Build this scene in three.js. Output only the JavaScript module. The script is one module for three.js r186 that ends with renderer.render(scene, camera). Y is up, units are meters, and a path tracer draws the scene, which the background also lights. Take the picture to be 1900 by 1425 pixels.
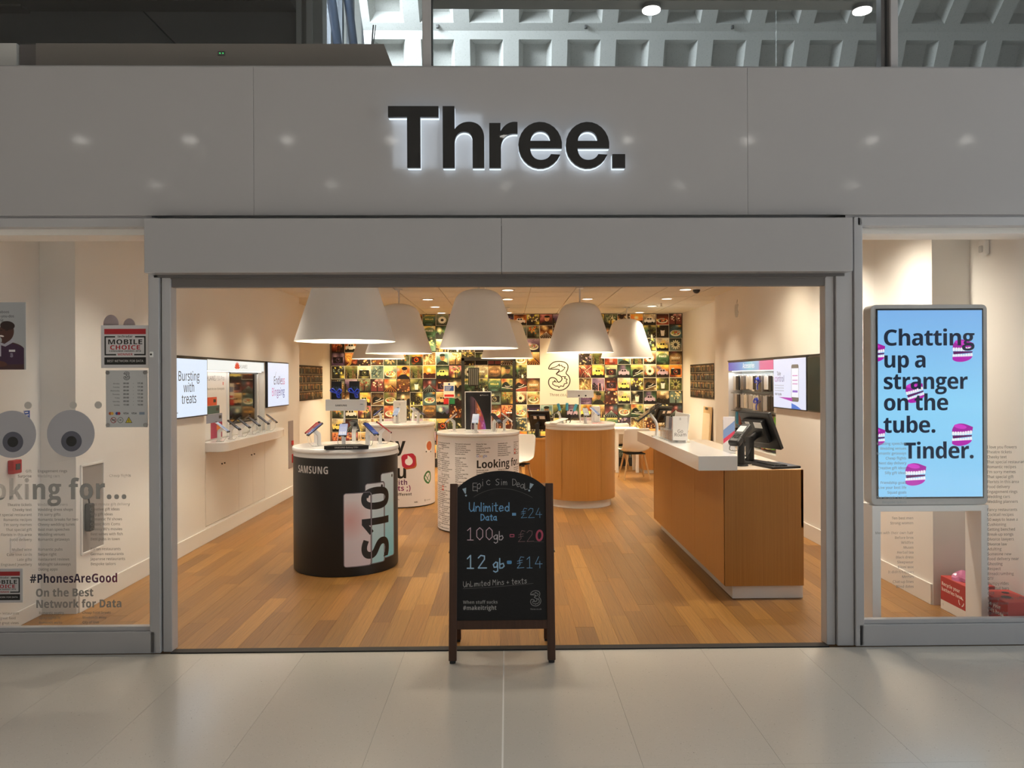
import * as THREE from 'three';
import { RoundedBoxGeometry } from 'three/addons/geometries/RoundedBoxGeometry.js';
import { mergeGeometries } from 'three/addons/utils/BufferGeometryUtils.js';
import { RectAreaLightUniformsLib } from 'three/addons/lights/RectAreaLightUniformsLib.js';

// ---------------------------------------------------------------- camera, sky, daylight, exposure
RectAreaLightUniformsLib.init();
const scene = new THREE.Scene();
const camera = new THREE.PerspectiveCamera(2 * Math.atan(712.5 / 1427) * 180 / Math.PI, 1900 / 1425, 0.05, 120);
camera.position.set(0, 1.65, 4.657);
camera.rotation.set(0, -0.0155, -0.0046, 'YXZ');
camera.setViewOffset(1900, 1425, -13, 11.6, 1900, 1425);
const renderer = new THREE.WebGLRenderer({ antialias: true });
renderer.toneMapping = THREE.LinearToneMapping;
renderer.toneMappingExposure = 1.0;
renderer.shadowMap.enabled = true;
scene.background = new THREE.Color(0.86, 0.95, 1.0);              // overcast daylight beyond the hall windows

function areaLight(name, color, intensity, w, h, pos, look) {
  const l = new THREE.RectAreaLight(color, intensity, w, h);
  l.name = name; l.position.set(...pos); l.lookAt(...look); scene.add(l); return l;
}
function spot(name, color, intensity, pos, target, angle, pen, radius) {
  const l = new THREE.SpotLight(color, intensity, 0, angle, pen, 2);
  l.name = name; l.position.set(...pos); l.target.position.set(...target); scene.add(l.target);
  l.castShadow = true; l.shadow.radius = radius; scene.add(l); return l;
}
const DAY = new THREE.Color(0.8, 0.92, 1.0);
areaLight('hall_window_daylight', DAY, 78, 4, 3, [-3.3, 10.2, -7.4], [2, 8.6, -9.6]);           // in the upper hall's side window
areaLight('mall_entrance_daylight', DAY, 2.6, 5, 3.4, [8.9, 2.4, 4.0], [0, 1.8, 2.6]);          // in the glazed mall entrance at the right

// ---------------------------------------------------------------- helpers
const PI = Math.PI, V = (x, y, z) => new THREE.Vector3(x, y, z);
let seed = 7; const rnd = () => { seed = (seed + 0x6d2b79f5) | 0; let t = Math.imul(seed ^ (seed >>> 15), 1 | seed); t = (t + Math.imul(t ^ (t >>> 7), 61 | t)) ^ t; return ((t ^ (t >>> 14)) >>> 0) / 4294967296; };
const rr = (a, b) => a + (b - a) * rnd(), pick = (a) => a[Math.floor(rnd() * a.length)];
const used = new Map();
function numbered(n) { const k = used.get(n) || 0; used.set(n, k + 1); return k ? n + '_' + String(k).padStart(3, '0') : n; }
function uvm(g, ox = 0, oy = 0, along) {                             // uv in metres by the way each face points
  g = g.index ? g.toNonIndexed() : g; const p = g.attributes.position, n = g.attributes.normal, uv = new Float32Array(p.count * 2);
  for (let i = 0; i < p.count; i++) {
    const x = p.getX(i), y = p.getY(i), z = p.getZ(i), ax = Math.abs(n.getX(i)), ay = Math.abs(n.getY(i)), az = Math.abs(n.getZ(i));
    let a, b; if (ay >= ax && ay >= az) { a = x; b = z; } else if (ax > az) { a = z; b = y; } else { a = x; b = y; }
    if (along === 'x') [a, b] = [b, a];
    uv[i * 2] = a + ox; uv[i * 2 + 1] = b + oy;
  }
  g.setAttribute('uv', new THREE.BufferAttribute(uv, 2)); return g;
}
const bx = (w, h, d, x = 0, y = 0, z = 0) => new THREE.BoxGeometry(w, h, d).translate(x, y, z);
const span = (x0, x1, y0, y1, z0, z1) => bx(x1 - x0, y1 - y0, z1 - z0, (x0 + x1) / 2, (y0 + y1) / 2, (z0 + z1) / 2);
const rb = (w, h, d, r, x = 0, y = 0, z = 0, s = 2) => new RoundedBoxGeometry(w, h, d, s, Math.min(r, w / 2 - 1e-4, h / 2 - 1e-4, d / 2 - 1e-4)).translate(x, y, z);
const rspan = (x0, x1, y0, y1, z0, z1, r = 0.004) => rb(x1 - x0, y1 - y0, z1 - z0, r, (x0 + x1) / 2, (y0 + y1) / 2, (z0 + z1) / 2);
const cy = (r1, r2, h, x = 0, y = 0, z = 0, s = 24) => new THREE.CylinderGeometry(r1, r2, h, s).translate(x, y, z);
const tube = (pts, r, n = 20, s = 6) => new THREE.TubeGeometry(new THREE.CatmullRomCurve3(pts.map((p) => V(...p))), n, r, s);
const lathe = (pts, s = 48) => new THREE.LatheGeometry(pts.map((p) => new THREE.Vector2(...p)), s);
function rod(a, b, r1, r2 = r1, s = 10) {
  const A = V(...a), B = V(...b), d = B.clone().sub(A), g = new THREE.CylinderGeometry(r2, r1, d.length(), s);
  g.applyQuaternion(new THREE.Quaternion().setFromUnitVectors(V(0, 1, 0), d.clone().normalize())); return g.translate((A.x + B.x) / 2, (A.y + B.y) / 2, (A.z + B.z) / 2);
}
function ext(shape, d, bevel = 0, seg = 12) { return new THREE.ExtrudeGeometry(shape, { depth: d, bevelEnabled: bevel > 0, bevelSize: bevel, bevelThickness: bevel, bevelSegments: 2, curveSegments: seg }); }
function roundRect(w, h, r) {
  const s = new THREE.Shape(), x = -w / 2, y = -h / 2; s.moveTo(x + r, y); s.lineTo(x + w - r, y); s.quadraticCurveTo(x + w, y, x + w, y + r); s.lineTo(x + w, y + h - r);
  s.quadraticCurveTo(x + w, y + h, x + w - r, y + h); s.lineTo(x + r, y + h); s.quadraticCurveTo(x, y + h, x, y + h - r); s.lineTo(x, y + r); s.quadraticCurveTo(x, y, x + r, y); return s;
}
const poly = (pts) => { const s = new THREE.Shape(); pts.forEach((p, i) => (i ? s.lineTo(...p) : s.moveTo(...p))); s.closePath(); return s; };
function obj(name, geos, mat, parent = scene) {
  const list = (Array.isArray(geos) ? geos : [geos]); let g = list[0];
  if (list.length > 1) { const ni = list.map((q) => { const k = q.index ? q.toNonIndexed() : q; for (const a of Object.keys(k.attributes)) if (!['position', 'normal', 'uv'].includes(a)) k.deleteAttribute(a); return k; }); g = mergeGeometries(ni); }
  const m = new THREE.Mesh(g, mat); m.name = parent === scene ? numbered(name) : name; m.castShadow = m.receiveShadow = true; parent.add(m); return m;
}
function tag(o, label, category, group) { o.userData.label = label; o.userData.category = category; if (group) o.userData.group = group; return o; }
function thing(name, label, category, pos = [0, 0, 0], turn = 0, group) {
  const o = new THREE.Group(); o.name = numbered(name); o.position.set(...pos); o.rotation.y = turn; scene.add(o); return tag(o, label, category, group);
}
function struct(name, geos, mat, label, parent = scene) {
  let o; if (geos) o = obj(name, geos, mat, parent); else { o = new THREE.Group(); o.name = numbered(name); parent.add(o); }
  if (parent === scene) { o.userData.kind = 'structure'; if (label) o.userData.label = label; } return o;
}
function dup(root, pos, turn, label, group) { const r = root.clone(); r.name = numbered(root.name.replace(/_\d+$/, '')); r.position.set(...pos); r.rotation.y = turn; r.userData = { ...root.userData }; if (label) r.userData.label = label; if (group) r.userData.group = group; scene.add(r); return r; }
// canvas prints
function canvasTex(w, h, draw, srgb = true) {
  const c = document.createElement('canvas'); c.width = w; c.height = h; const x = c.getContext('2d'); draw(x, w, h);
  const t = new THREE.CanvasTexture(c); if (srgb) t.colorSpace = THREE.SRGBColorSpace; t.wrapS = t.wrapT = THREE.RepeatWrapping; t.magFilter = THREE.LinearFilter; return t;
}
function txt(c, s, x, y, size, { w = 'bold', col = '#111', al = 'left', sx = 1, sp = 0, rot = 0, f = 'sans-serif' } = {}) {
  c.save(); c.translate(x, y); if (rot) c.rotate(rot); c.scale(sx, 1); c.font = `${w} ${size}px ${f}`; c.fillStyle = col; c.textBaseline = 'alphabetic';
  if (!sp) { c.textAlign = al; c.fillText(s, 0, 0); }
  else { c.textAlign = 'left'; let tot = 0; for (const ch of s) tot += c.measureText(ch).width + sp; let q = al === 'center' ? -tot / 2 : al === 'right' ? -tot : 0; for (const ch of s) { c.fillText(ch, q, 0); q += c.measureText(ch).width + sp; } }
  c.restore();
}
const std = (color, roughness = 0.6, o = {}) => new THREE.MeshStandardMaterial({ color: Array.isArray(color) ? new THREE.Color(...color) : new THREE.Color(color), roughness, ...o });
const phy = (color, roughness, o = {}) => new THREE.MeshPhysicalMaterial({ color: Array.isArray(color) ? new THREE.Color(...color) : new THREE.Color(color), roughness, ...o });
const glow = (color, k) => new THREE.MeshStandardMaterial({ color: 0x222222, emissive: Array.isArray(color) ? new THREE.Color(...color) : new THREE.Color(color), emissiveIntensity: k, roughness: 0.5 });
const print = (tex, roughness = 0.5, o = {}) => new THREE.MeshStandardMaterial({ map: tex, roughness, ...o });
const screenMat = (tex, k = 1) => new THREE.MeshStandardMaterial({ color: 0x050505, emissive: 0xffffff, emissiveMap: tex, emissiveIntensity: k, roughness: 0.25 });
function vinyl(w, h, draw, color, roughness = 0.6) {                  // lettering cut from film, everything else clear
  const t = canvasTex(w, h, (c) => { c.fillStyle = '#000'; c.fillRect(0, 0, w, h); draw(c, w, h); }, false);
  return new THREE.MeshStandardMaterial({ color: new THREE.Color(...color), alphaMap: t, transparent: true, roughness });
}
function speckle(w, h, base, dots) {
  return canvasTex(w, h, (c) => {
    c.fillStyle = base; c.fillRect(0, 0, w, h);
    for (const [n, r0, r1, cols] of dots) for (let i = 0; i < n; i++) { c.fillStyle = pick(cols); c.globalAlpha = rr(0.25, 0.9); c.beginPath(); c.ellipse(rnd() * w, rnd() * h, rr(r0, r1), rr(r0, r1), rnd() * 3, 0, 7); c.fill(); }
    c.globalAlpha = 1;
  });
}
function woodTex(w, h, base, lines, n, wob) {
  return canvasTex(w, h, (c) => {
    c.fillStyle = base; c.fillRect(0, 0, w, h);
    for (let i = 0; i < n; i++) {
      c.strokeStyle = pick(lines); c.globalAlpha = rr(0.06, 0.3); c.lineWidth = rr(0.6, 3.2); const x = rnd() * w, a = rr(-wob, wob), ph = rnd() * 6, y0 = rnd() * h, y1 = y0 + rr(0.2, 1) * h;
      for (const off of [0, -h]) { c.beginPath(); for (let k = 0; k <= 16; k++) { const y = y0 + (y1 - y0) * k / 16 + off; c.lineTo(x + a * Math.sin(ph + k * 0.35), y); } c.stroke(); }
    }
    c.globalAlpha = 1;
  });
}
function rep(t, sx, sy) { const k = t.clone(); k.repeat.set(sx, sy); return k; }

// ---------------------------------------------------------------- materials
const M = {};
M.panel = phy([0.4, 0.392, 0.402], 0.4, { clearcoat: 0.7, clearcoatRoughness: 0.07 });
M.alu = std([0.46, 0.455, 0.47], 0.42, { metalness: 0.15 });
M.aluDark = std([0.13, 0.125, 0.125], 0.45, { metalness: 0.4 });
M.black = std([0.012, 0.012, 0.013], 0.4);
M.blackMatt = std([0.014, 0.013, 0.013], 0.7);
M.rubber = std([0.02, 0.02, 0.02], 0.9);
M.wall = std([0.82, 0.8, 0.77], 0.75);
M.trimWhite = std([0.78, 0.76, 0.73], 0.5);
M.white = std([0.84, 0.83, 0.81], 0.4);
M.gloss = phy([0.86, 0.85, 0.84], 0.22, { clearcoat: 0.4, clearcoatRoughness: 0.1 });
M.grey = std([0.4, 0.4, 0.4], 0.55);
M.greyDark = std([0.09, 0.09, 0.088], 0.8);
M.concrete = std([0.62, 0.62, 0.6], 0.9, { map: speckle(512, 512, '#dcdcda', [[900, 1, 6, ['#cfcfcc', '#e6e6e3', '#c4c4c0']]]) });
M.glass = phy([1, 1, 1], 0.0, { transmission: 1, thickness: 0, ior: 1.45 });
M.acrylic = phy([0.95, 0.97, 0.98], 0.05, { transmission: 0.9, thickness: 0, ior: 1.45 });
M.chrome = std([0.6, 0.6, 0.6], 0.2, { metalness: 1 });
M.tileCeil = std([0.74, 0.72, 0.68], 0.9, { map: speckle(256, 256, '#f2f2f0', [[1600, 0.5, 1.4, ['#d8d8d4', '#e6e6e2']]]) });
M.shade = std([0.82, 0.815, 0.81], 0.6);
M.shadeIn = std([0.86, 0.84, 0.8], 0.6);
M.red = std([0.5, 0.03, 0.03], 0.5);
M.blueRibbon = phy([0.02, 0.05, 0.5], 0.25, { clearcoat: 0.5 });
const terrazzo = speckle(1024, 1024, '#dcd8d0', [[5200, 0.6, 2.6, ['#c9c4ba', '#e9e6df', '#d2cdc4']], [420, 0.6, 1.6, ['#8d867c', '#a49d92']], [40, 1, 2, ['#554f49']]]);
M.terrazzo = [0.765, 0.775, 0.77].map((k) => phy([k, k * 0.985, k * 0.965], 0.22, { map: rep(terrazzo, 1 / 1.3, 1 / 1.3), clearcoat: 0.2, clearcoatRoughness: 0.25 }));
const plankTex = woodTex(512, 1024, '#9a6a36', ['#5c3b1a', '#bd8a4e', '#74502a', '#84592a', '#ad8044', '#4a3018'], 620, 18);
M.plank = [[0.9, 0.95, 0.88], [0.72, 0.73, 0.68], [1.08, 1.16, 1.06], [0.8, 0.84, 0.8], [0.64, 0.63, 0.62], [0.94, 0.94, 0.82], [0.78, 0.8, 0.82]].map((c) => phy(c, 0.42, { map: rep(plankTex, 1 / 0.6, 1 / 1.6), clearcoat: 0.12, clearcoatRoughness: 0.35 }));
const oakTex = woodTex(512, 1024, '#b8813f', ['#94622b', '#cf9a58', '#a5712f', '#c48d4a'], 420, 5);
M.oak = phy([0.92, 0.9, 0.86], 0.45, { map: rep(oakTex, 1 / 0.5, 1 / 1.5), clearcoat: 0.1, clearcoatRoughness: 0.4 });
M.walnut = std([0.42, 0.36, 0.33], 0.55, { map: rep(woodTex(256, 512, '#6b4a36', ['#4a3224', '#83604a'], 160, 4), 1 / 0.3, 1 / 1) });
M.legWood = std([0.55, 0.36, 0.18], 0.5);

// ---------------------------------------------------------------- mall side: floor, side walls, ceiling and its downlights
{
  const f = struct('floor_mall', [span(-9, 9, -0.25, -0.012, 0, 14)], std([0.5, 0.49, 0.47], 0.5), 'pale polished terrazzo mall floor in front of the shop');
  const xs = []; for (let k = -9; k <= 9; k++) xs.push(-0.027 + 0.597 * k);
  const zs = [0.004, 1.4, 2.8, 4.2, 5.6];
  for (let i = 0; i < xs.length - 1; i++) for (let j = 0; j < zs.length - 1; j++) {
    const g = 0.0005, e = xs[i] > -0.03 && xs[i] < 0 ? 0.004 : g, e2 = xs[i + 1] > -0.03 && xs[i + 1] < 0 ? 0.004 : g;
    obj('floor_tile', uvm(span(xs[i] + e, xs[i + 1] - e2, -0.012, 0, zs[j] + g, zs[j + 1] - g), rnd() * 9, rnd() * 9), pick(M.terrazzo), f);
  }
  obj('inlay_strip', bx(0.008, 0.011, 5.6, -0.027, -0.0062, 2.8), std([0.8, 0.79, 0.76], 0.35), f);
  obj('floor_slab', [uvm(span(-9, xs[0], -0.012, 0, 0.004, 14)), uvm(span(xs[xs.length - 1], 9, -0.012, 0, 0.004, 14)), uvm(span(xs[0], xs[xs.length - 1], -0.012, 0, 5.602, 14))], M.terrazzo[1], f);
  struct('wall_mall_left', [span(-9.2, -9, 0, 5, -0.2, 14)], std([0.4, 0.38, 0.36], 0.8), 'plain mall side wall at the left');
  struct('wall_mall_right', [span(9, 9.2, 0, 0.6, -0.2, 14), span(9, 9.2, 4.2, 5, -0.2, 14), span(9, 9.2, 0.6, 4.2, -0.2, 1.5), span(9, 9.2, 0.6, 4.2, 6.5, 14)], std([0.45, 0.45, 0.45], 0.8), 'mall side wall with the glazed entrance at the right');
  struct('wall_mall_back', [span(-9.2, 9.2, 0, 5, 14, 14.2)], std([0.38, 0.37, 0.36], 0.8), 'mall wall opposite the shop');
  const c = struct('ceiling_mall', [span(-9.2, 9.2, 5, 5.15, -0.16, 14.2)], std([0.35, 0.35, 0.35], 0.9), 'plain mall ceiling with recessed downlights');
  const e = struct('window_3', [bx(0.02, 3.6, 5.0, 9.08, 2.4, 4.0)], M.glass, 'glazed mall entrance');
  // recessed downlights, as mirrored in the fascia
  const spots = []; for (const x of [-7.4, -5.9, -4.4, -3.05, -1.6, 0, 1.7, 3.4, 5.15, 6.5]) spots.push([x, 6.1]); for (const x of [-6, -3, 0, 3, 6]) spots.push([x, 8.6]);
  const ring = lathe([[0.09, 0], [0.115, 0], [0.115, 0.012], [0.09, 0.03]], 24), disc = cy(0.09, 0.09, 0.008, 0, 0.02, 0);
  const lens = glow([1, 0.97, 0.9], 24);
  spots.forEach(([x, z], i) => {
    const t = thing('mall_downlight', 'round recessed downlight in the mall ceiling above the walkway', 'ceiling light', [x, 4.97, z], 0, 'downlights in the mall ceiling');
    obj('trim_ring', ring, M.trimWhite, t); obj('lens', disc, lens, t);
    spot('mall_downlight_beam', new THREE.Color(1, 0.96, 0.9), 38, [x, 4.93, z], [x, 0, z], 0.95, 0.6, 4);
  });
}

// ---------------------------------------------------------------- shop front
{
  const fa = struct('wall_front', [span(-9, 9, 2.66, 3.53, -0.2, -0.02), span(-9, -2.14, 2.62, 2.66, -0.2, -0.02), span(2.075, 9, 2.62, 2.66, -0.2, -0.02), span(-2.14, 2.075, 2.6, 2.66, -0.3, -0.2), span(-9, -3.4, 0, 2.62, -0.2, 0), span(3.44, 9, 0, 2.62, -0.2, 0)], M.panel, 'grey white shop front with a deep flat fascia');
  for (const [a, b] of [[-4.5, -1.52], [-1.52, 1.47], [1.47, 4.5]]) obj('fascia_panel', rspan(a + 0.0005, b - 0.0005, 2.635, 3.532, -0.02, 0, 0.002), M.panel, fa);
  obj('sill_trim', span(-9, 9, 3.528, 3.55, -0.16, -0.03), M.alu, fa);
  const hd = tag(Object.assign(struct('trim_1', null, null), {}), 'grey white roller shutter box across the shop entrance', undefined); delete hd.userData.category; hd.userData.kind = 'structure';
  for (const [a, b] of [[-2.132, -0.031], [-0.029, 2.067]]) obj('box_panel', rspan(a, b, 2.277, 2.598, 0, 0.1, 0.004), M.panel, hd);
  obj('box_core', span(-2.12, 2.06, 2.262, 2.57, -0.2, 0), M.aluDark, hd);
  const sh = struct('trim_2', [rspan(-2.03, 1.955, 2.206, 2.262, -0.075, -0.035, 0.004), span(-2.03, 1.955, 2.256, 2.263, -0.08, -0.02)], std([0.16, 0.145, 0.14], 0.5, { metalness: 0.3 }), 'dark bottom bar of the raised shutter');
  // frames, glass
  const frame = (n, s, e0, e1, jamb, label) => {
    const w = struct(n, null, null, label); w.userData.kind = 'structure'; const lo = Math.min(e0, e1), hi = Math.max(e0, e1);
    obj('bottom_rail', [rspan(lo, hi, 0.003, 0.134, -0.075, 0, 0.004), rspan(lo, hi, 0.134, 0.162, -0.055, -0.012, 0.004)], M.alu, w);
    obj('top_rail', rspan(lo, hi, 2.568, 2.622, -0.075, 0, 0.004), M.alu, w);
    for (const [a, b, z] of jamb) obj('stile', rspan(Math.min(a, b), Math.max(a, b), 0.003, 2.622, -0.085 + z, z, 0.005), M.alu, w);
    obj('pane', span(lo, hi, 0.15, 2.58, -0.036, -0.028), M.glass, w);
    return w;
  };
  const w1 = frame('window_1', -1, -3.4, -2.12, [[-2.156, -2.092, 0], [-2.085, -2.03, -0.02]], 'left shop window in a grey metal frame');
  frame('window_2', 1, 2.14, 3.44, [[2.119, 2.172, 0], [2.012, 2.115, -0.012], [1.952, 2.007, -0.03]], 'right shop window in a grey metal frame');
  const ks = obj('key_switch', [rb(0.02, 0.034, 0.01, 0.003, -2.135, 1.8, 0.004)], M.white, w1); obj('key_hole', cy(0.006, 0.006, 0.004, 0, 0, 0, 14).rotateX(PI / 2).translate(-2.135, 1.8, 0.01), M.black, w1);
  struct('trim_3', [span(-2.03, 1.955, 0, 0.008, -0.06, 0.004)], M.blackMatt, 'dark threshold strip between wood and terrazzo');
}

// ---------------------------------------------------------------- shop shell
const XL = -3.042, XR = 3.06, HC = 2.834, ZB = -9.6;
{
  const fl = struct('floor', [span(-3.4, 3.44, -0.2, -0.014, ZB, -0.06)], std([0.2, 0.12, 0.06], 0.8), 'oak plank floor of the shop');
  const rest = []; let n = 0; const W = 0.124;
  const all = [];
  for (let i = 0; i < 55; i++) { const x0 = -3.4 + i * W; let z = -0.06, off = rr(0.2, 1.1); while (z > ZB + 0.02) { const len = Math.min(z === -0.06 ? off : pick([1.2, 1.2, 0.9]), z - ZB); all.push([x0, x0 + W, z, z - len]); z -= len; } }
  all.sort((a, b) => b[2] - a[2]);
  for (const [x0, x1, za, zb] of all) {
    const g = uvm(span(x0 + 0.0005, Math.min(x1, 3.44) - 0.0005, -0.014, rr(-0.0004, 0), zb + 0.0005, za - 0.0005), rnd() * 7, rnd() * 7);
    if (n < 298) { obj('plank', g, pick(M.plank), fl); n++; } else rest.push([g, Math.floor(rnd() * 7)]);
  }
  for (let k = 0; k < 7; k++) { const gs = rest.filter((r) => r[1] === k).map((r) => r[0]); if (gs.length) { const m = obj('far_planks', gs, M.plank[k], fl); m.userData.kind = 'stuff'; } }
  // walls
  const nz0 = -5.035, nz1 = -3.133, ny0 = 0.16, ny1 = 1.86;
  struct('wall_left', [span(-3.45, XL, 0, HC, nz1, -0.812)], M.wall, 'white left wall of the shop near the entrance'); struct('wall_left_middle', [span(-3.45, XL, 0, HC, -6.65, nz0)], M.wall, 'white left wall beyond the display niche');
  struct('wall_left_lintel', [span(-3.45, XL, ny1, HC, nz0, nz1)], M.wall, 'white left wall above the display niche'); struct('wall_left_niche', [span(-3.45, XL - 0.09, ny0, ny1, nz0, nz1)], M.wall, 'back of the display niche in the left wall'); struct('wall_left_foot', [span(-3.45, XL, 0, ny0, nz0, nz1)], M.wall, 'foot of the left wall under the cupboards');
  struct('wall_left_rear', [span(-3.45, -3.27, 0, HC, ZB, -6.65)], M.wall, 'set back left wall beside the photo wall'); struct('wall_left_front', [span(-3.45, -3.29, 0, HC, -0.812, -0.05)], M.wall, 'left wall beside the left window');
  const bz0 = -5.93, bz1 = -4.06, by0 = 0.74, by1 = 1.85;
  struct('wall_right', [span(XR, 3.49, 0, HC, bz1, -0.831)], M.wall, 'white right wall of the shop near the entrance'); struct('wall_right_middle', [span(XR, 3.49, 0, HC, -6.6, bz0)], M.wall, 'white right wall beyond the accessory bay');
  struct('wall_right_lintel', [span(XR, 3.49, by1, HC, bz0, bz1)], M.wall, 'white right wall above the accessory bay'); struct('wall_right_foot', [span(XR, 3.49, 0, by0, bz0, bz1)], M.wall, 'white right wall under the accessory bay'); struct('wall_right_niche', [span(XR + 0.2, 3.49, by0, by1, bz0, bz1)], M.wall, 'back of the accessory bay');
  struct('wall_right_rear', [span(3.27, 3.49, 0, HC, ZB, -6.6)], M.wall, 'set back right wall beside the photo wall'); struct('wall_right_front', [span(3.334, 3.49, 0, HC, -0.831, -0.05)], M.wall, 'right wall beside the right window');
  struct('baseboard_left', [rspan(XL, XL + 0.014, 0, 0.142, -6.64, -0.83, 0.003), rspan(-3.27, -3.256, 0, 0.142, ZB, -6.66, 0.003), rspan(-3.289, -3.276, 0, 0.1, -0.8, -0.06, 0.003)], M.trimWhite);
  struct('baseboard_right', [rspan(XR - 0.014, XR, 0, 0.15, -6.59, -0.84, 0.003), rspan(3.256, 3.27, 0, 0.142, ZB, -6.61, 0.003), rspan(3.32, 3.333, 0, 0.1, -0.82, -0.06, 0.003)], M.trimWhite);
  struct('trim_4', [span(-3.3, 3.34, 2.535, HC, -0.3, -0.09)], M.wall, 'white bulkhead behind the shop front');
  // ceiling grid
  const ce = struct('ceiling', [span(-3.45, 3.49, HC + 0.012, HC + 0.16, ZB - 0.1, -0.05)], std([0.8, 0.78, 0.74], 0.7), 'suspended tile ceiling of the shop');
  for (let i = -6; i < 6; i++) for (let j = 0; j < 16; j++) {
    const x0 = Math.max(-3.29, -0.285 + 0.6 * i), x1 = Math.min(3.33, 0.315 + 0.6 * i), z1 = 0 - 0.6 * j, z0 = Math.max(ZB, z1 - 0.6); if (x1 - x0 < 0.05) continue;
    obj('ceiling_tile', uvm(span(x0 + 0.008, x1 - 0.008, HC + rr(-0.0015, 0.001), HC + 0.013, z0 + 0.008, Math.min(z1, -0.06) - 0.008)), M.tileCeil, ce);
  }
}

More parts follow.
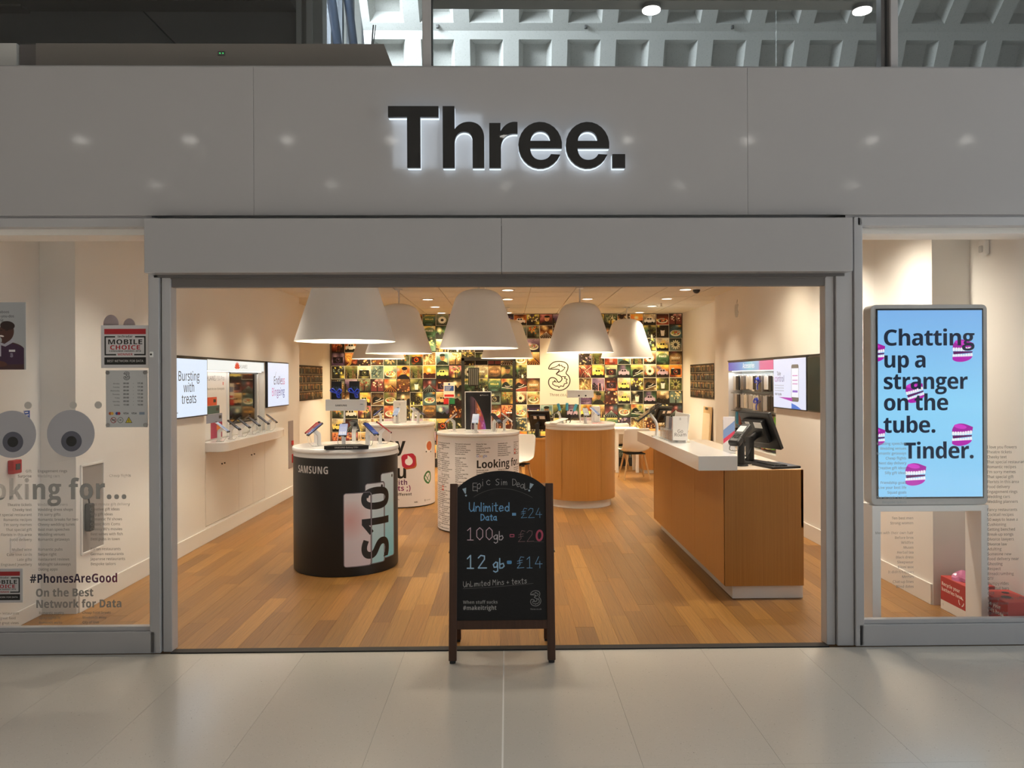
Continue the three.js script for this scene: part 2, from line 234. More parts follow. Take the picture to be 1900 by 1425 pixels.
// ---------------------------------------------------------------- photo wall at the back
const atlasN = 12, cell = 96;
const photoTex = canvasTex(atlasN * cell, atlasN * cell, (c) => {          // the prints: faded snapshots of streets, food, faces, flowers, shoes, hills
  const pal = [['#e8b94e', '#a8521e', '#2d170e'], ['#d9c48c', '#80603a', '#241810'], ['#cdbd86', '#586f70', '#1a2324'], ['#c47a80', '#6e2c34', '#230e14'], ['#8f9158', '#454f28', '#171b10'], ['#e0952e', '#b8441a', '#3c110a'], ['#9a86a8', '#4c3764', '#181126'], ['#d6cdb6', '#6f675a', '#14120e'], ['#d2b45c', '#365d46', '#121f18'], ['#dfcf52', '#24211a', '#0b0a08'], ['#86a4a6', '#375c6a', '#121e26'], ['#cf8658', '#8c3628', '#2a0e0a'], ['#b09468', '#5c4530', '#1c140d'], ['#7d8c72', '#39443a', '#141814']];
  for (let i = 0; i < atlasN * atlasN; i++) {
    const X = (i % atlasN) * cell, Y = Math.floor(i / atlasN) * cell, p = pal[Math.floor(rnd() * pal.length)], q = pal[Math.floor(rnd() * pal.length)], s = cell, m = s / 2;
    c.save(); c.beginPath(); c.rect(X, Y, s, s); c.clip(); c.translate(X, Y); c.fillStyle = rnd() < 0.28 ? '#ddd0b4' : '#120e0b'; c.fillRect(0, 0, s, s); c.beginPath(); c.rect(3, 3, s - 6, s - 6); c.clip();
    const g = c.createLinearGradient(0, 0, rr(-20, 20), s), flip = rnd() < 0.45; g.addColorStop(0, flip ? p[2] : p[0]); g.addColorStop(rr(0.4, 0.7), p[1]); g.addColorStop(1, flip ? p[1] : p[2]); c.fillStyle = g; c.fillRect(0, 0, s, s);
    const blob = (x, y, a, b, col, r = 0, al = 1) => { c.globalAlpha = al; c.fillStyle = col; c.beginPath(); c.ellipse(x, y, a, b, r, 0, 7); c.fill(); c.globalAlpha = 1; };
    const soft = (x, y, r, col) => { const w = c.createRadialGradient(x, y, 0, x, y, r); w.addColorStop(0, col); w.addColorStop(1, col + '00'); c.fillStyle = w; c.fillRect(x - r, y - r, 2 * r, 2 * r); };
    for (let a = 0; a < 5; a++) soft(rnd() * s, rnd() * s, rr(14, 40), pick([p[0], q[0], p[1], q[1]]));
    const k = Math.floor(rnd() * 14), L = pick([p[0], q[0], '#efe2bd']), Dk = pick([p[2], q[2], '#0f0c0a']);
    if (k === 0) { c.fillStyle = Dk; c.beginPath(); c.moveTo(0, rr(50, 66)); for (let a = 1; a <= 6; a++) c.lineTo(a * 16, rr(44, 70)); c.lineTo(s, s); c.lineTo(0, s); c.fill(); soft(rr(20, 76), rr(16, 36), 22, '#fff0c4'); }
    if (k === 1) { const n = Math.floor(rr(9, 16)), R = rr(20, 30); for (let a = 0; a < n; a++) blob(m + R * Math.cos(a * 6.283 / n), m + R * Math.sin(a * 6.283 / n), R * 0.5, 5, L, a * 6.283 / n, 0.9); blob(m, m, R * 0.5, R * 0.5, Dk); soft(m + 4, m - 4, 9, p[1]); }
    if (k === 2) { for (let a = 0; a < 9; a++) { c.fillStyle = pick([Dk, p[1], q[1], L]); const h = rr(18, 66), x = a * 11 + rr(-3, 3); c.fillRect(x, s - h, rr(8, 15), h); c.fillStyle = L; for (let b = 0; b < h / 9; b++) if (rnd() < 0.5) c.fillRect(x + 2, s - h + 4 + b * 9, 3, 4); } }
    if (k === 3) { const t = rr(-8, 8); c.fillStyle = Dk; c.beginPath(); c.moveTo(4, s); c.bezierCurveTo(20, 52, 76, 52, 92, s); c.fill(); blob(m + t, 40, 17, 22, pick(['#c99a70', '#a87850', '#7a5236']), 0.05 * t); blob(m + t, 22, 20, rr(9, 15), Dk); blob(m + t - 6, 40, 3, 2, Dk); blob(m + t + 7, 40, 3, 2, Dk); blob(m + t, 52, 6, 2, '#6a2c24'); }
    if (k === 4) { for (let a = 0; a < 14; a++) { c.strokeStyle = pick([L, Dk, q[1]]); c.lineWidth = rr(1, 5); c.globalAlpha = 0.8; c.beginPath(); c.moveTo(rnd() * s, rnd() * s); c.bezierCurveTo(rnd() * s, rnd() * s, rnd() * s, rnd() * s, rnd() * s, rnd() * s); c.stroke(); } c.globalAlpha = 1; }
    if (k === 5) { blob(m, 60, 38, 22, '#d9cdb0'); blob(m, 57, 31, 17, Dk, 0, 0.5); for (let a = 0; a < 14; a++) blob(m + rr(-24, 24), 56 + rr(-11, 11), rr(3, 9), rr(3, 7), pick([L, q[1], '#b8452a', '#8a9a3a', p[0]]), rnd() * 3); }
    if (k === 6) { c.fillStyle = Dk; c.globalAlpha = 0.7; c.fillRect(0, 0, s, s); c.globalAlpha = 1; for (let a = 0; a < 22; a++) soft(rnd() * s, rnd() * s, rr(3, 12), pick([L, '#ffdf9a', q[0], p[0]])); }
    if (k === 7) { c.save(); c.translate(m, m); c.rotate(rr(-0.4, 0.3)); c.fillStyle = Dk; c.beginPath(); c.moveTo(-40, 16); c.bezierCurveTo(-36, -20, -10, -26, 0, -16); c.bezierCurveTo(12, 2, 30, 4, 42, 10); c.lineTo(42, 20); c.lineTo(-40, 22); c.fill(); c.strokeStyle = L; c.lineWidth = 4; c.beginPath(); c.moveTo(-40, 22); c.lineTo(42, 21); c.moveTo(-18, 8); c.quadraticCurveTo(4, 16, 26, 2); c.stroke(); c.restore(); }
    if (k === 8) { blob(m, m, 44, 36, p[1], 0, 0.6); txt(c, pick(['HELLO', 'TODAY', 'MUSIC', 'PARIS', 'CAFE', 'TAXI', 'OPEN']), m, rr(38, 56), 20, { col: L, al: 'center' }); txt(c, pick(['MARKET', 'TICKET', 'LOVE', 'TOURS', 'THINGS']), m, rr(66, 82), 15, { col: Dk, al: 'center' }); }
    if (k === 9) { c.fillStyle = Dk; c.beginPath(); c.moveTo(0, 84); c.lineTo(rr(40, 60), 46); c.lineTo(s, 80); c.lineTo(s, s); c.lineTo(0, s); c.fill(); c.strokeStyle = L; c.lineWidth = 2; for (let a = 0; a < 6; a++) { c.beginPath(); c.moveTo(m, 46); c.lineTo(a * 19, s); c.stroke(); } }
    if (k === 10) { for (let a = 0; a < 40; a++) blob(m + rr(-32, 32), 36 + rr(-26, 22), rr(4, 10), rr(3, 7), pick([L, p[1], q[1], p[0]]), rnd() * 3, 0.8); c.fillStyle = Dk; c.fillRect(m - 4, 50, 8, 46); c.fillRect(0, 88, s, 8); }
    if (k === 11) { c.fillStyle = Dk; c.beginPath(); c.roundRect(12, 32, 72, 44, 6); c.fill(); blob(m, 54, 17, 17, q[1]); blob(m, 54, 11, 11, '#0b0a09'); soft(m + 4, 50, 8, L); c.fillStyle = L; c.fillRect(18, 25, 20, 8); }
    if (k === 12) { c.fillStyle = Dk; c.fillRect(0, 74, s, 24); c.fillStyle = L; c.beginPath(); c.roundRect(8, 48, 78, 26, 8); c.fill(); c.beginPath(); c.roundRect(24, 34, 44, 22, 8); c.fill(); c.fillStyle = Dk; c.fillRect(30, 38, 14, 12); c.fillRect(48, 38, 14, 12); blob(26, 76, 8, 8, '#0c0b0a'); blob(68, 76, 8, 8, '#0c0b0a'); }
    if (k === 13) { c.fillStyle = L; c.beginPath(); c.moveTo(m - 16, 34); c.lineTo(m + 16, 34); c.lineTo(m + 11, 80); c.lineTo(m - 11, 80); c.fill(); blob(m, 34, 17, 7, q[1]); c.strokeStyle = Dk; c.lineWidth = 4; c.beginPath(); c.moveTo(m + 4, 36); c.lineTo(m + 20, 8); c.stroke(); blob(m, 84, 30, 5, Dk, 0, 0.5); }
    c.globalAlpha = 0.05; c.fillStyle = '#ffe6b4'; c.fillRect(0, 0, s, s); c.globalAlpha = 1;
    for (let a = 0; a < 60; a++) blob(rnd() * s, rnd() * s, rr(0.6, 3.5), rr(0.6, 2.5), pick([...p, ...q]), rnd() * 3, 0.35);
    c.restore();
  }
  const im = c.getImageData(0, 0, atlasN * cell, atlasN * cell), d = im.data; for (let i = 0; i < d.length; i += 4) { const y = 0.3 * d[i] + 0.55 * d[i + 1] + 0.15 * d[i + 2]; [1.04, 1.0, 0.88].forEach((k, q) => { const v = 0.72 * d[i + q] + 0.28 * y * k; d[i + q] = Math.max(4, Math.min(250, (v - 96) * 1.5 + 106)); }); } c.putImageData(im, 0, 0);
});
function draw3(c, x, y, w, h, col, lw) {                              // the house numeral with its curled tails
  const O = [[0, .25], [.06, .13], [.25, .02], [.5, 0], [.76, .03], [.9, .14], [.88, .29], [.77, .42], [.93, .5], [1, .67], [.9, .87], [.66, .985], [.42, 1], [.15, .94], [0, .8], [0, .64], [.1, .555], [.25, .56], [.37, .62], [.41, .71], [.5, .72], [.6, .65], [.62, .58], [.55, .5], [.33, .445], [.4, .39], [.48, .33], [.5, .295], [.42, .275], [.02, .27]];
  const F = [[[.1, .24], [.35, .19], [.5, .1], [.48, .16], [.6, .14], [.63, .19], [.75, .21], [.72, .26], [.63, .33], [.48, .36], [.37, .43]], [[.62, .52], [.78, .53], [.72, .58], [.85, .62], [.8, .68], [.85, .75], [.72, .77], [.68, .86], [.55, .84], [.47, .9], [.43, .85], [.3, .84], [.18, .78], [.2, .7], [.28, .7], [.27, .65], [.35, .72]]];
  c.strokeStyle = col; c.lineWidth = lw; c.lineJoin = c.lineCap = 'round'; const P = (q) => [x + q[0] * w, y + q[1] * h];
  c.beginPath(); const mid = (a, b) => P([(a[0] + b[0]) / 2, (a[1] + b[1]) / 2]); c.moveTo(...mid(O[O.length - 1], O[0]));
  O.forEach((q, i) => c.quadraticCurveTo(...P(q), ...mid(q, O[(i + 1) % O.length]))); c.closePath(); c.stroke();
  for (const f of F) { c.beginPath(); f.forEach((q, i) => (i ? c.lineTo(...P(q)) : c.moveTo(...P(q)))); c.lineWidth = lw * 0.8; c.stroke(); }
}
{
  const wb = struct('wall_back', [span(-3.45, 3.49, 0, 2.99, ZB - 0.15, ZB)], std([0.2, 0.17, 0.14], 0.8), 'back wall covered with a grid of small square photographs');
  const geoFor = []; const PX = 0.2406, PY = 0.245, X0 = -3.241;
  const mat = print(photoTex, 0.55);
  const tileGeo = (k, h, w = PX) => {
    const g = new THREE.BoxGeometry(w - 0.002, h - 0.002, 0.004), uv = g.attributes.uv, u = (k % atlasN) / atlasN, v = 1 - (Math.floor(k / atlasN) + 1) / atlasN;
    for (let i = 0; i < uv.count; i++) uv.setXY(i, u + (0.01 + 0.98 * uv.getX(i)) / atlasN, v + (0.01 + 0.98 * uv.getY(i)) / atlasN); return g;
  };
  let n = 0, last = -1;
  for (let r = 0; r < 11; r++) for (let q = 0; q < 27; q++) {
    const yt = r ? 2.62 - (r - 1) * PY : HC - 0.006, yb = 2.62 - r * PY;
    if (q >= 16 && q <= 18 && r >= 2 && r <= 6) continue; if (q === 15 && r === 4) continue; if (yb < 0.16) continue;
    let k = Math.floor(rnd() * atlasN * atlasN); if (k === last) k = (k + 5) % 144; last = k;
    const key = k + ':' + (r ? 1 : 0); geoFor[key] ??= tileGeo(k, yt - yb);
    const m = obj('photo_tile', geoFor[key], mat, wb); m.position.set(X0 + (q + 0.5) * PX, (yt + yb) / 2, ZB + 0.002); n++;
  }
  obj('skirting', rspan(-3.27, 3.27, 0, 0.16, ZB, ZB + 0.016, 0.003), M.blackMatt, wb);
  // pale panel with the numeral
  const lx0 = X0 + 16 * PX, lx1 = X0 + 19 * PX, ly1 = 2.375, ly0 = 2.62 - 6 * PY;
  obj('logo_panel', [span(lx0, lx1, ly0, ly1, ZB, ZB + 0.005), span(X0 + 15 * PX, lx0, 1.64, 1.885, ZB, ZB + 0.005)], M.white, wb);
  const lt = canvasTex(512, 870, (c) => { c.fillStyle = '#f1ece4'; c.fillRect(0, 0, 512, 870); draw3(c, 112, 298, 292, 390, '#17120e', 13); txt(c, 'Three.co.uk', 256, 762, 50, { col: '#17120e', al: 'center', w: 'normal' }); });
  const lp = new THREE.PlaneGeometry(lx1 - lx0 - 0.01, ly1 - ly0 - 0.01); obj('logo_print', lp.translate((lx0 + lx1) / 2, (ly0 + ly1) / 2, ZB + 0.006), print(lt, 0.6), wb);
  // door in the photo wall
  const d = struct('door_1', null, null, 'dark framed door in the photo wall'); d.userData.kind = 'structure';
  obj('door_frame', [rspan(-0.846, -0.785, 0, 2.02, ZB + 0.002, ZB + 0.04), rspan(0.1, 0.16, 0, 2.02, ZB + 0.002, ZB + 0.04), rspan(-0.846, 0.16, 1.965, 2.03, ZB + 0.002, ZB + 0.04)], M.blackMatt, d);
  obj('vent_panel', [rspan(-0.72, -0.52, 1.5, 1.84, ZB + 0.006, ZB + 0.02)], M.black, d);
  for (let i = 0; i < 5; i++) obj('vent_slat', rspan(-0.705 + i * 0.036, -0.68 + i * 0.036, 1.52, 1.82, ZB + 0.02, ZB + 0.027, 0.002), M.greyDark, d);
  obj('door_handle', [rb(0.12, 0.02, 0.02, 0.006, 0.03, 1.0, ZB + 0.05), cy(0.012, 0.012, 0.05, 0, 0, 0, 12).rotateX(PI / 2).translate(0.075, 1.0, ZB + 0.03)], M.chrome, d);
  // notices beside the door
  const nt = canvasTex(210, 300, (c) => { c.fillStyle = '#e9e5df'; c.fillRect(0, 0, 210, 300); c.fillStyle = '#2a4f9a'; c.fillRect(18, 70, 174, 100); c.beginPath(); c.arc(105, 38, 20, 0, 7); c.fill(); c.fillStyle = '#dfe6f4'; for (let i = 0; i < 4; i++) c.fillRect(30, 84 + i * 22, 120 - i * 12, 7); c.fillStyle = '#c4252b'; c.fillRect(14, 238, 182, 46); });
  tag(obj('notice', [bx(0.205, 0.285, 0.004, -1.073, 1.43, ZB + 0.007)], print(nt, 0.5)), 'blue and red safety notice on the photo wall beside the dark door', 'notice');
  for (const [x, col, l] of [[-1.13, '#c4252b', 'small red square sticker under the safety notice'], [-1.015, '#1f7a4c', 'small green square sticker under the safety notice']])
    tag(obj('sticker', [rb(0.09, 0.1, 0.004, 0.001, x, 1.22, ZB + 0.007), bx(0.05, 0.035, 0.005, x, 1.215, ZB + 0.008)], std(col, 0.5)), l, 'sticker');
}

// ---------------------------------------------------------------- upper hall seen through the glass above the fascia
{
  struct('floor_hall', [span(-9, 15, 2.995, 3.1, -16, -0.2)], M.concrete, 'concrete deck above the shop');
  const wv = struct('ceiling_hall', [span(-9, 15, 12.2, 12.4, -16, -0.16), span(-9, 15, 5.15, 12.3, -0.16, 0.04)], M.concrete, 'coffered concrete vault of the hall behind the upper glazing');
  const P = 0.9265, o = 0.315, i = 0.225, d = 0.27;
  const quad = (a, b, c, e) => [...a, ...b, ...c, ...a, ...c, ...e];
  const sq = (r, z) => [[-r, -r, z], [r, -r, z], [r, r, z], [-r, r, z]], A = sq(P / 2, 0), B = sq(o, 0), C = sq(i, -d), pos = [];
  for (let k = 0; k < 4; k++) { const l = (k + 1) % 4; pos.push(...quad(A[k], A[l], B[l], B[k]), ...quad(B[k], B[l], C[l], C[k])); } pos.push(...quad(C[0], C[1], C[2], C[3]));
  const cg = new THREE.BufferGeometry(); cg.setAttribute('position', new THREE.Float32BufferAttribute(pos, 3)); cg.computeVertexNormals();
  cg.setAttribute('uv', new THREE.Float32BufferAttribute(pos.filter((_, q) => q % 3 < 2), 2));
  let y = 8.2, z = -9.86; const rows = []; 
  { const t = 65 * PI / 180; rows.push([y - P / 2 * Math.sin(t), z - P / 2 * Math.cos(t), t], [y - 1.5 * P * Math.sin(t), z - 1.5 * P * Math.cos(t), t]); }
  for (const deg of [42, 27, 12]) { const t = deg * PI / 180; rows.push([y + P / 2 * Math.sin(t), z + P / 2 * Math.cos(t), t]); y += P * Math.sin(t); z += P * Math.cos(t); }
  for (const [yy, zz, t] of rows) for (let k = -2; k <= 13; k++) { const m = obj('coffer', cg, M.concrete, wv); m.position.set(-0.361 + k * P, yy, zz); m.rotation.x = -(PI / 2 - t) * -1; }
  for (const m of wv.children) if (m.name === 'coffer') m.rotation.x = Math.abs(m.rotation.x);
  obj('vault_soffit', span(-2.7, 13, y, y + 0.15, z, -0.2), M.concrete, wv);
  for (const [x, yy, zz, w] of [[-1.27, 8.25, -9.8, 'first'], [1.51, 8.25, -9.8, 'second'], [4.28, 8.25, -9.8, 'third'], [7.06, 8.25, -9.8, 'fourth']]) tag(obj('sprinkler_head', [rb(0.05, 0.05, 0.05, 0.01, x, yy, zz + 0.02), cy(0.03, 0.03, 0.02, x, yy - 0.03, zz + 0.02, 12)], M.greyDark), `small dark fixing on a rib of the coffered vault, ${w} from the left`, 'sprinkler', 'fixings on the vault ribs');
  struct('wall_hall_back', [span(-9, 15, 3.1, 12.2, -16.2, -16)], M.concrete, 'far wall of the hall'); struct('wall_hall_right', [span(15, 15.2, 3, 12.4, -16, 0)], M.concrete, 'right wall of the hall');
  const hl = struct('wall_hall_left', [span(-3.6, -3.4, 3.1, 5.4, -16, -5.2), span(-3.6, -3.4, 11.7, 12.2, -16, -5.2), span(-3.6, -3.4, 5.4, 11.7, -16, -14.8), span(-3.6, -3.4, 5.4, 11.7, -9.75, -9.4), span(-3.6, -3.4, 5.4, 8.6, -9.4, -5.2), span(-3.6, -3.4, 8.6, 11.7, -5.4, -5.2)], M.concrete, 'hall side wall with tall windows');
  const hw = struct('window_4', null, null, 'tall hall window with dark mullions'); hw.userData.kind = 'structure';
  for (const q of [-14.6, -12.75, -11.6, -10.55]) obj('mullion', span(-3.55, -3.42, 5.4, 11.7, q - 0.09, q + 0.09), std([0.02, 0.028, 0.04], 0.5), hw);
  obj('pane', span(-3.51, -3.5, 5.4, 11.7, -14.8, -9.75), M.glass, hw); obj('upper_pane', span(-3.51, -3.5, 8.6, 11.7, -9.4, -5.4), M.glass, hw);
  const st = tag(obj('stair_stringer', [rod([-3.3, 9.3, -9.6], [-3.3, 6.0, -12.4], 0.09, 0.09, 4), rod([-3.3, 10.6, -10.7], [-3.3, 6.6, -14.0], 0.09, 0.09, 4)], std([0.02, 0.03, 0.05], 0.5)), 'dark sloping stair strings in front of the hall windows', 'stair');
  // dark side block and mouldings
  const db = struct('wall_hall_front', [span(-9, -2.6, 3.1, 12.2, -5.2, -5)], M.greyDark, 'dark grey wall in the hall at the upper left');
  const g = rod([-5.2, 6.94, -4.995], [-3.7, 5.41, -4.995], 0.012, 0.012, 4); obj('seam', g, M.black, db);
  obj('beam', [span(-6.6, -2.6, 6.23, 6.6, -4.99, -4.7), span(-9, -5.9, 6.2, 6.5, -4.99, -4.8)], std([0.045, 0.04, 0.035], 0.8), db);
  for (const [a, b, e, k] of [[-2.6, -2.54, 0.06, 0.3], [-2.54, -2.47, 0.02, 0.2], [-2.47, -2.4, 0.08, 0.34], [-2.4, -2.28, 0.03, 0.24]]) obj('moulding', span(a, b, 3.1, 12.2, -5.2, -5 + e), std([k, k, k * 0.97], 0.8), db);
  // ledge right behind the glazing
  const lg = struct('trim_5', null, null, 'brown grey ledge behind the upper glazing'); lg.userData.kind = 'structure';
  obj('ledge', ext(poly([[-3.18, 3.1], [-0.6, 3.1], [-0.772, 3.78], [-0.83, 3.93], [-3.18, 3.93]]), 0.5).translate(0, 0, -1.1), std([0.26, 0.23, 0.21], 0.8), lg);
  obj('pier', [span(-3.3, -3.18, 3.1, 3.93, -1.1, -0.62)], std([0.16, 0.14, 0.14], 0.8), lg); obj('pale_pier', [span(-4.2, -3.31, 3.1, 3.93, -1.1, -0.6)], M.white, lg);
  struct('wall_hall_side', [span(-9.2, -9, 3, 12.4, -5.2, 0)], M.concrete);
  const gl = thing('indicator_light', 'tiny green indicator lights on the ledge behind the upper glazing', 'indicator', [-1.93, 3.862, -0.598]);
  obj('housing', rb(0.05, 0.03, 0.008, 0.003), M.greyDark, gl); for (const x of [-0.008, 0.012]) obj('green_led', cy(0.003, 0.003, 0.004, 0, 0, 0, 10).rotateX(PI / 2).translate(x, 0, 0.005), glow([0.05, 1, 0.2], 2), gl);
  // glazing above the fascia
  const up = struct('window_5', null, null, 'upper glazing above the fascia with grey mullions'); up.userData.kind = 'structure';
  for (const [a, b] of [[-9, -0.511], [-0.454, 1.687], [1.691, 2.34], [2.432, 9]]) obj('pane', span(a, b, 3.55, 4.95, -0.124, -0.116), M.glass, up);
  obj('mullion', rspan(-0.511, -0.456, 3.55, 5, -0.16, -0.07, 0.004), M.alu, up); obj('gasket', span(-0.456, -0.45, 3.55, 5, -0.14, -0.08), M.black, up);
  obj('mullion', rspan(2.385, 2.432, 3.55, 5, -0.16, -0.07, 0.004), M.alu, up); obj('mullion', span(2.335, 2.36, 3.55, 5, -0.15, -0.09), M.aluDark, up); obj('gasket', span(2.36, 2.372, 3.55, 5, -0.14, -0.085), M.black, up); obj('mullion', span(2.372, 2.385, 3.55, 5, -0.15, -0.09), M.aluDark, up);
  // lamp rail
  const rail = tag(obj('lighting_rail', span(-0.57, 2.98, 4.505, 4.7, -1.3, -1.16), std([0.16, 0.155, 0.14], 0.7)), 'dark beam carrying two downlights behind the upper glazing', 'beam');
  for (const [x, l] of [[1.12, 'round lit downlight under the dark beam, left of the pair'], [2.75, 'round lit downlight under the dark beam, right of the pair']]) {
    const t = thing('beam_downlight', l, 'ceiling light', [x, 4.47, -1.23]); obj('can', cy(0.07, 0.075, 0.04, 0, 0.02, 0), M.greyDark, t); obj('lens', cy(0.068, 0.068, 0.012, 0, -0.005, 0), glow([1, 0.98, 0.94], 8), t);
    spot('beam_downlight_beam', new THREE.Color(1, 0.96, 0.9), 6, [x, 4.45, -1.23], [x, 3.1, -1.23], 0.8, 0.6, 3);
  }
  const cb = tag(obj('hanging_cable', [tube([[-1.14, 4.7, -2.0], [-1.17, 4.4, -2.0], [-1.24, 4.1, -2.0], [-1.3, 3.1, -2.0]], 0.006), tube([[-1.12, 4.7, -2.0], [-1.16, 4.4, -1.99], [-1.235, 4.1, -1.99], [-1.3, 3.1, -2.0]], 0.004)], M.black), 'thin black cable hanging behind the upper glazing', 'cable');
}

// ---------------------------------------------------------------- illuminated sign
{
  const K = 0.001012, X = (u) => -0.7 + (u - 62) * K, Y = (v) => 3.267 - (v - 621) * K;
  const S = (pts) => poly(pts.map(([u, v]) => [X(u), Y(v)]));
  const T = S([[62, 621], [358, 621], [358, 685], [251, 685], [251, 982], [173, 982], [173, 685], [62, 685]]);
  const curve = (f) => { const s = new THREE.Shape(); f({ m: (u, v) => s.moveTo(X(u), Y(v)), l: (u, v) => s.lineTo(X(u), Y(v)), b: (a, b, c, d, e, g) => s.bezierCurveTo(X(a), Y(b), X(c), Y(d), X(e), Y(g)) }); return s; };
  const h = curve((p) => { p.m(382, 621); p.l(452, 621); p.l(452, 757); p.b(472, 728, 502, 713, 536, 713); p.b(592, 713, 626, 748, 626, 812); p.l(626, 983); p.l(557, 983); p.l(557, 830); p.b(557, 792, 540, 771, 508, 771); p.b(474, 771, 452, 796, 452, 838); p.l(452, 983); p.l(382, 983); });
  const r = curve((p) => { p.m(655, 720); p.l(722, 720); p.l(722, 768); p.b(742, 732, 772, 713, 806, 713); p.l(822, 714); p.l(822, 782); p.b(760, 776, 724, 806, 724, 872); p.l(724, 983); p.l(655, 983); });
  const e = (dx) => {
    const s = new THREE.Shape(), cx = X(955 + dx), c = Y(850), rx = 129 * K, ry = 137 * K, ix = 58 * K;
    s.moveTo(X(1084 + dx), Y(868)); s.absellipse(cx, c, rx, ry, -0.13, Math.PI * 2 - 0.42, false, 0); // outer, from the bar end round to the lower terminal
    s.lineTo(X(1018 + dx), Y(903)); s.bezierCurveTo(X(1006 + dx), Y(926), X(986 + dx), Y(937), X(959 + dx), Y(937)); s.bezierCurveTo(X(920 + dx), Y(937), X(898 + dx), Y(910), X(896 + dx), Y(868)); s.closePath();
    const q = new THREE.Path(); q.moveTo(X(898 + dx), Y(825)); q.bezierCurveTo(X(902 + dx), Y(788), X(924 + dx), Y(767), X(957 + dx), Y(767)); q.bezierCurveTo(X(990 + dx), Y(767), X(1010 + dx), Y(788), X(1014 + dx), Y(825)); q.closePath(); s.holes.push(q); return s;
  };
  const dot = S([[1380, 903], [1456, 903], [1456, 983], [1380, 983]]);
  const face = phy([0.008, 0.008, 0.009], 0.3, { clearcoat: 0.4 }), back = glow([0.78, 0.9, 1], 1.15);
  const sg = thing('illuminated_sign', 'backlit black lettering reading Three on the grey fascia', 'sign', [0, 0, 0]);
  for (const [n, s, w] of [['letter_t', T, 0.28], ['letter_h', h, 0.24], ['letter_r', r, 0.16], ['letter_e', e(0), 0.25], ['letter_e', e(279), 0.25], ['full_stop', dot, 0.08]]) {
    const L = obj(n, ext(s, 0.024).translate(0, 0, 0.056), face, sg); obj('lit_acrylic', ext(s, 0.034).translate(0, 0, 0.022), back, L);
    ext(s, 0.01).computeBoundingBox(); const g = new THREE.ShapeGeometry(s); g.computeBoundingBox(); const b = g.boundingBox;
    areaLight('letter_halo', new THREE.Color(0.78, 0.9, 1), 0.5, (b.max.x - b.min.x) * 0.9, (b.max.y - b.min.y) * 0.9, [(b.min.x + b.max.x) / 2, (b.min.y + b.max.y) / 2, 0.02], [(b.min.x + b.max.x) / 2, (b.min.y + b.max.y) / 2, 0]);
  }
}

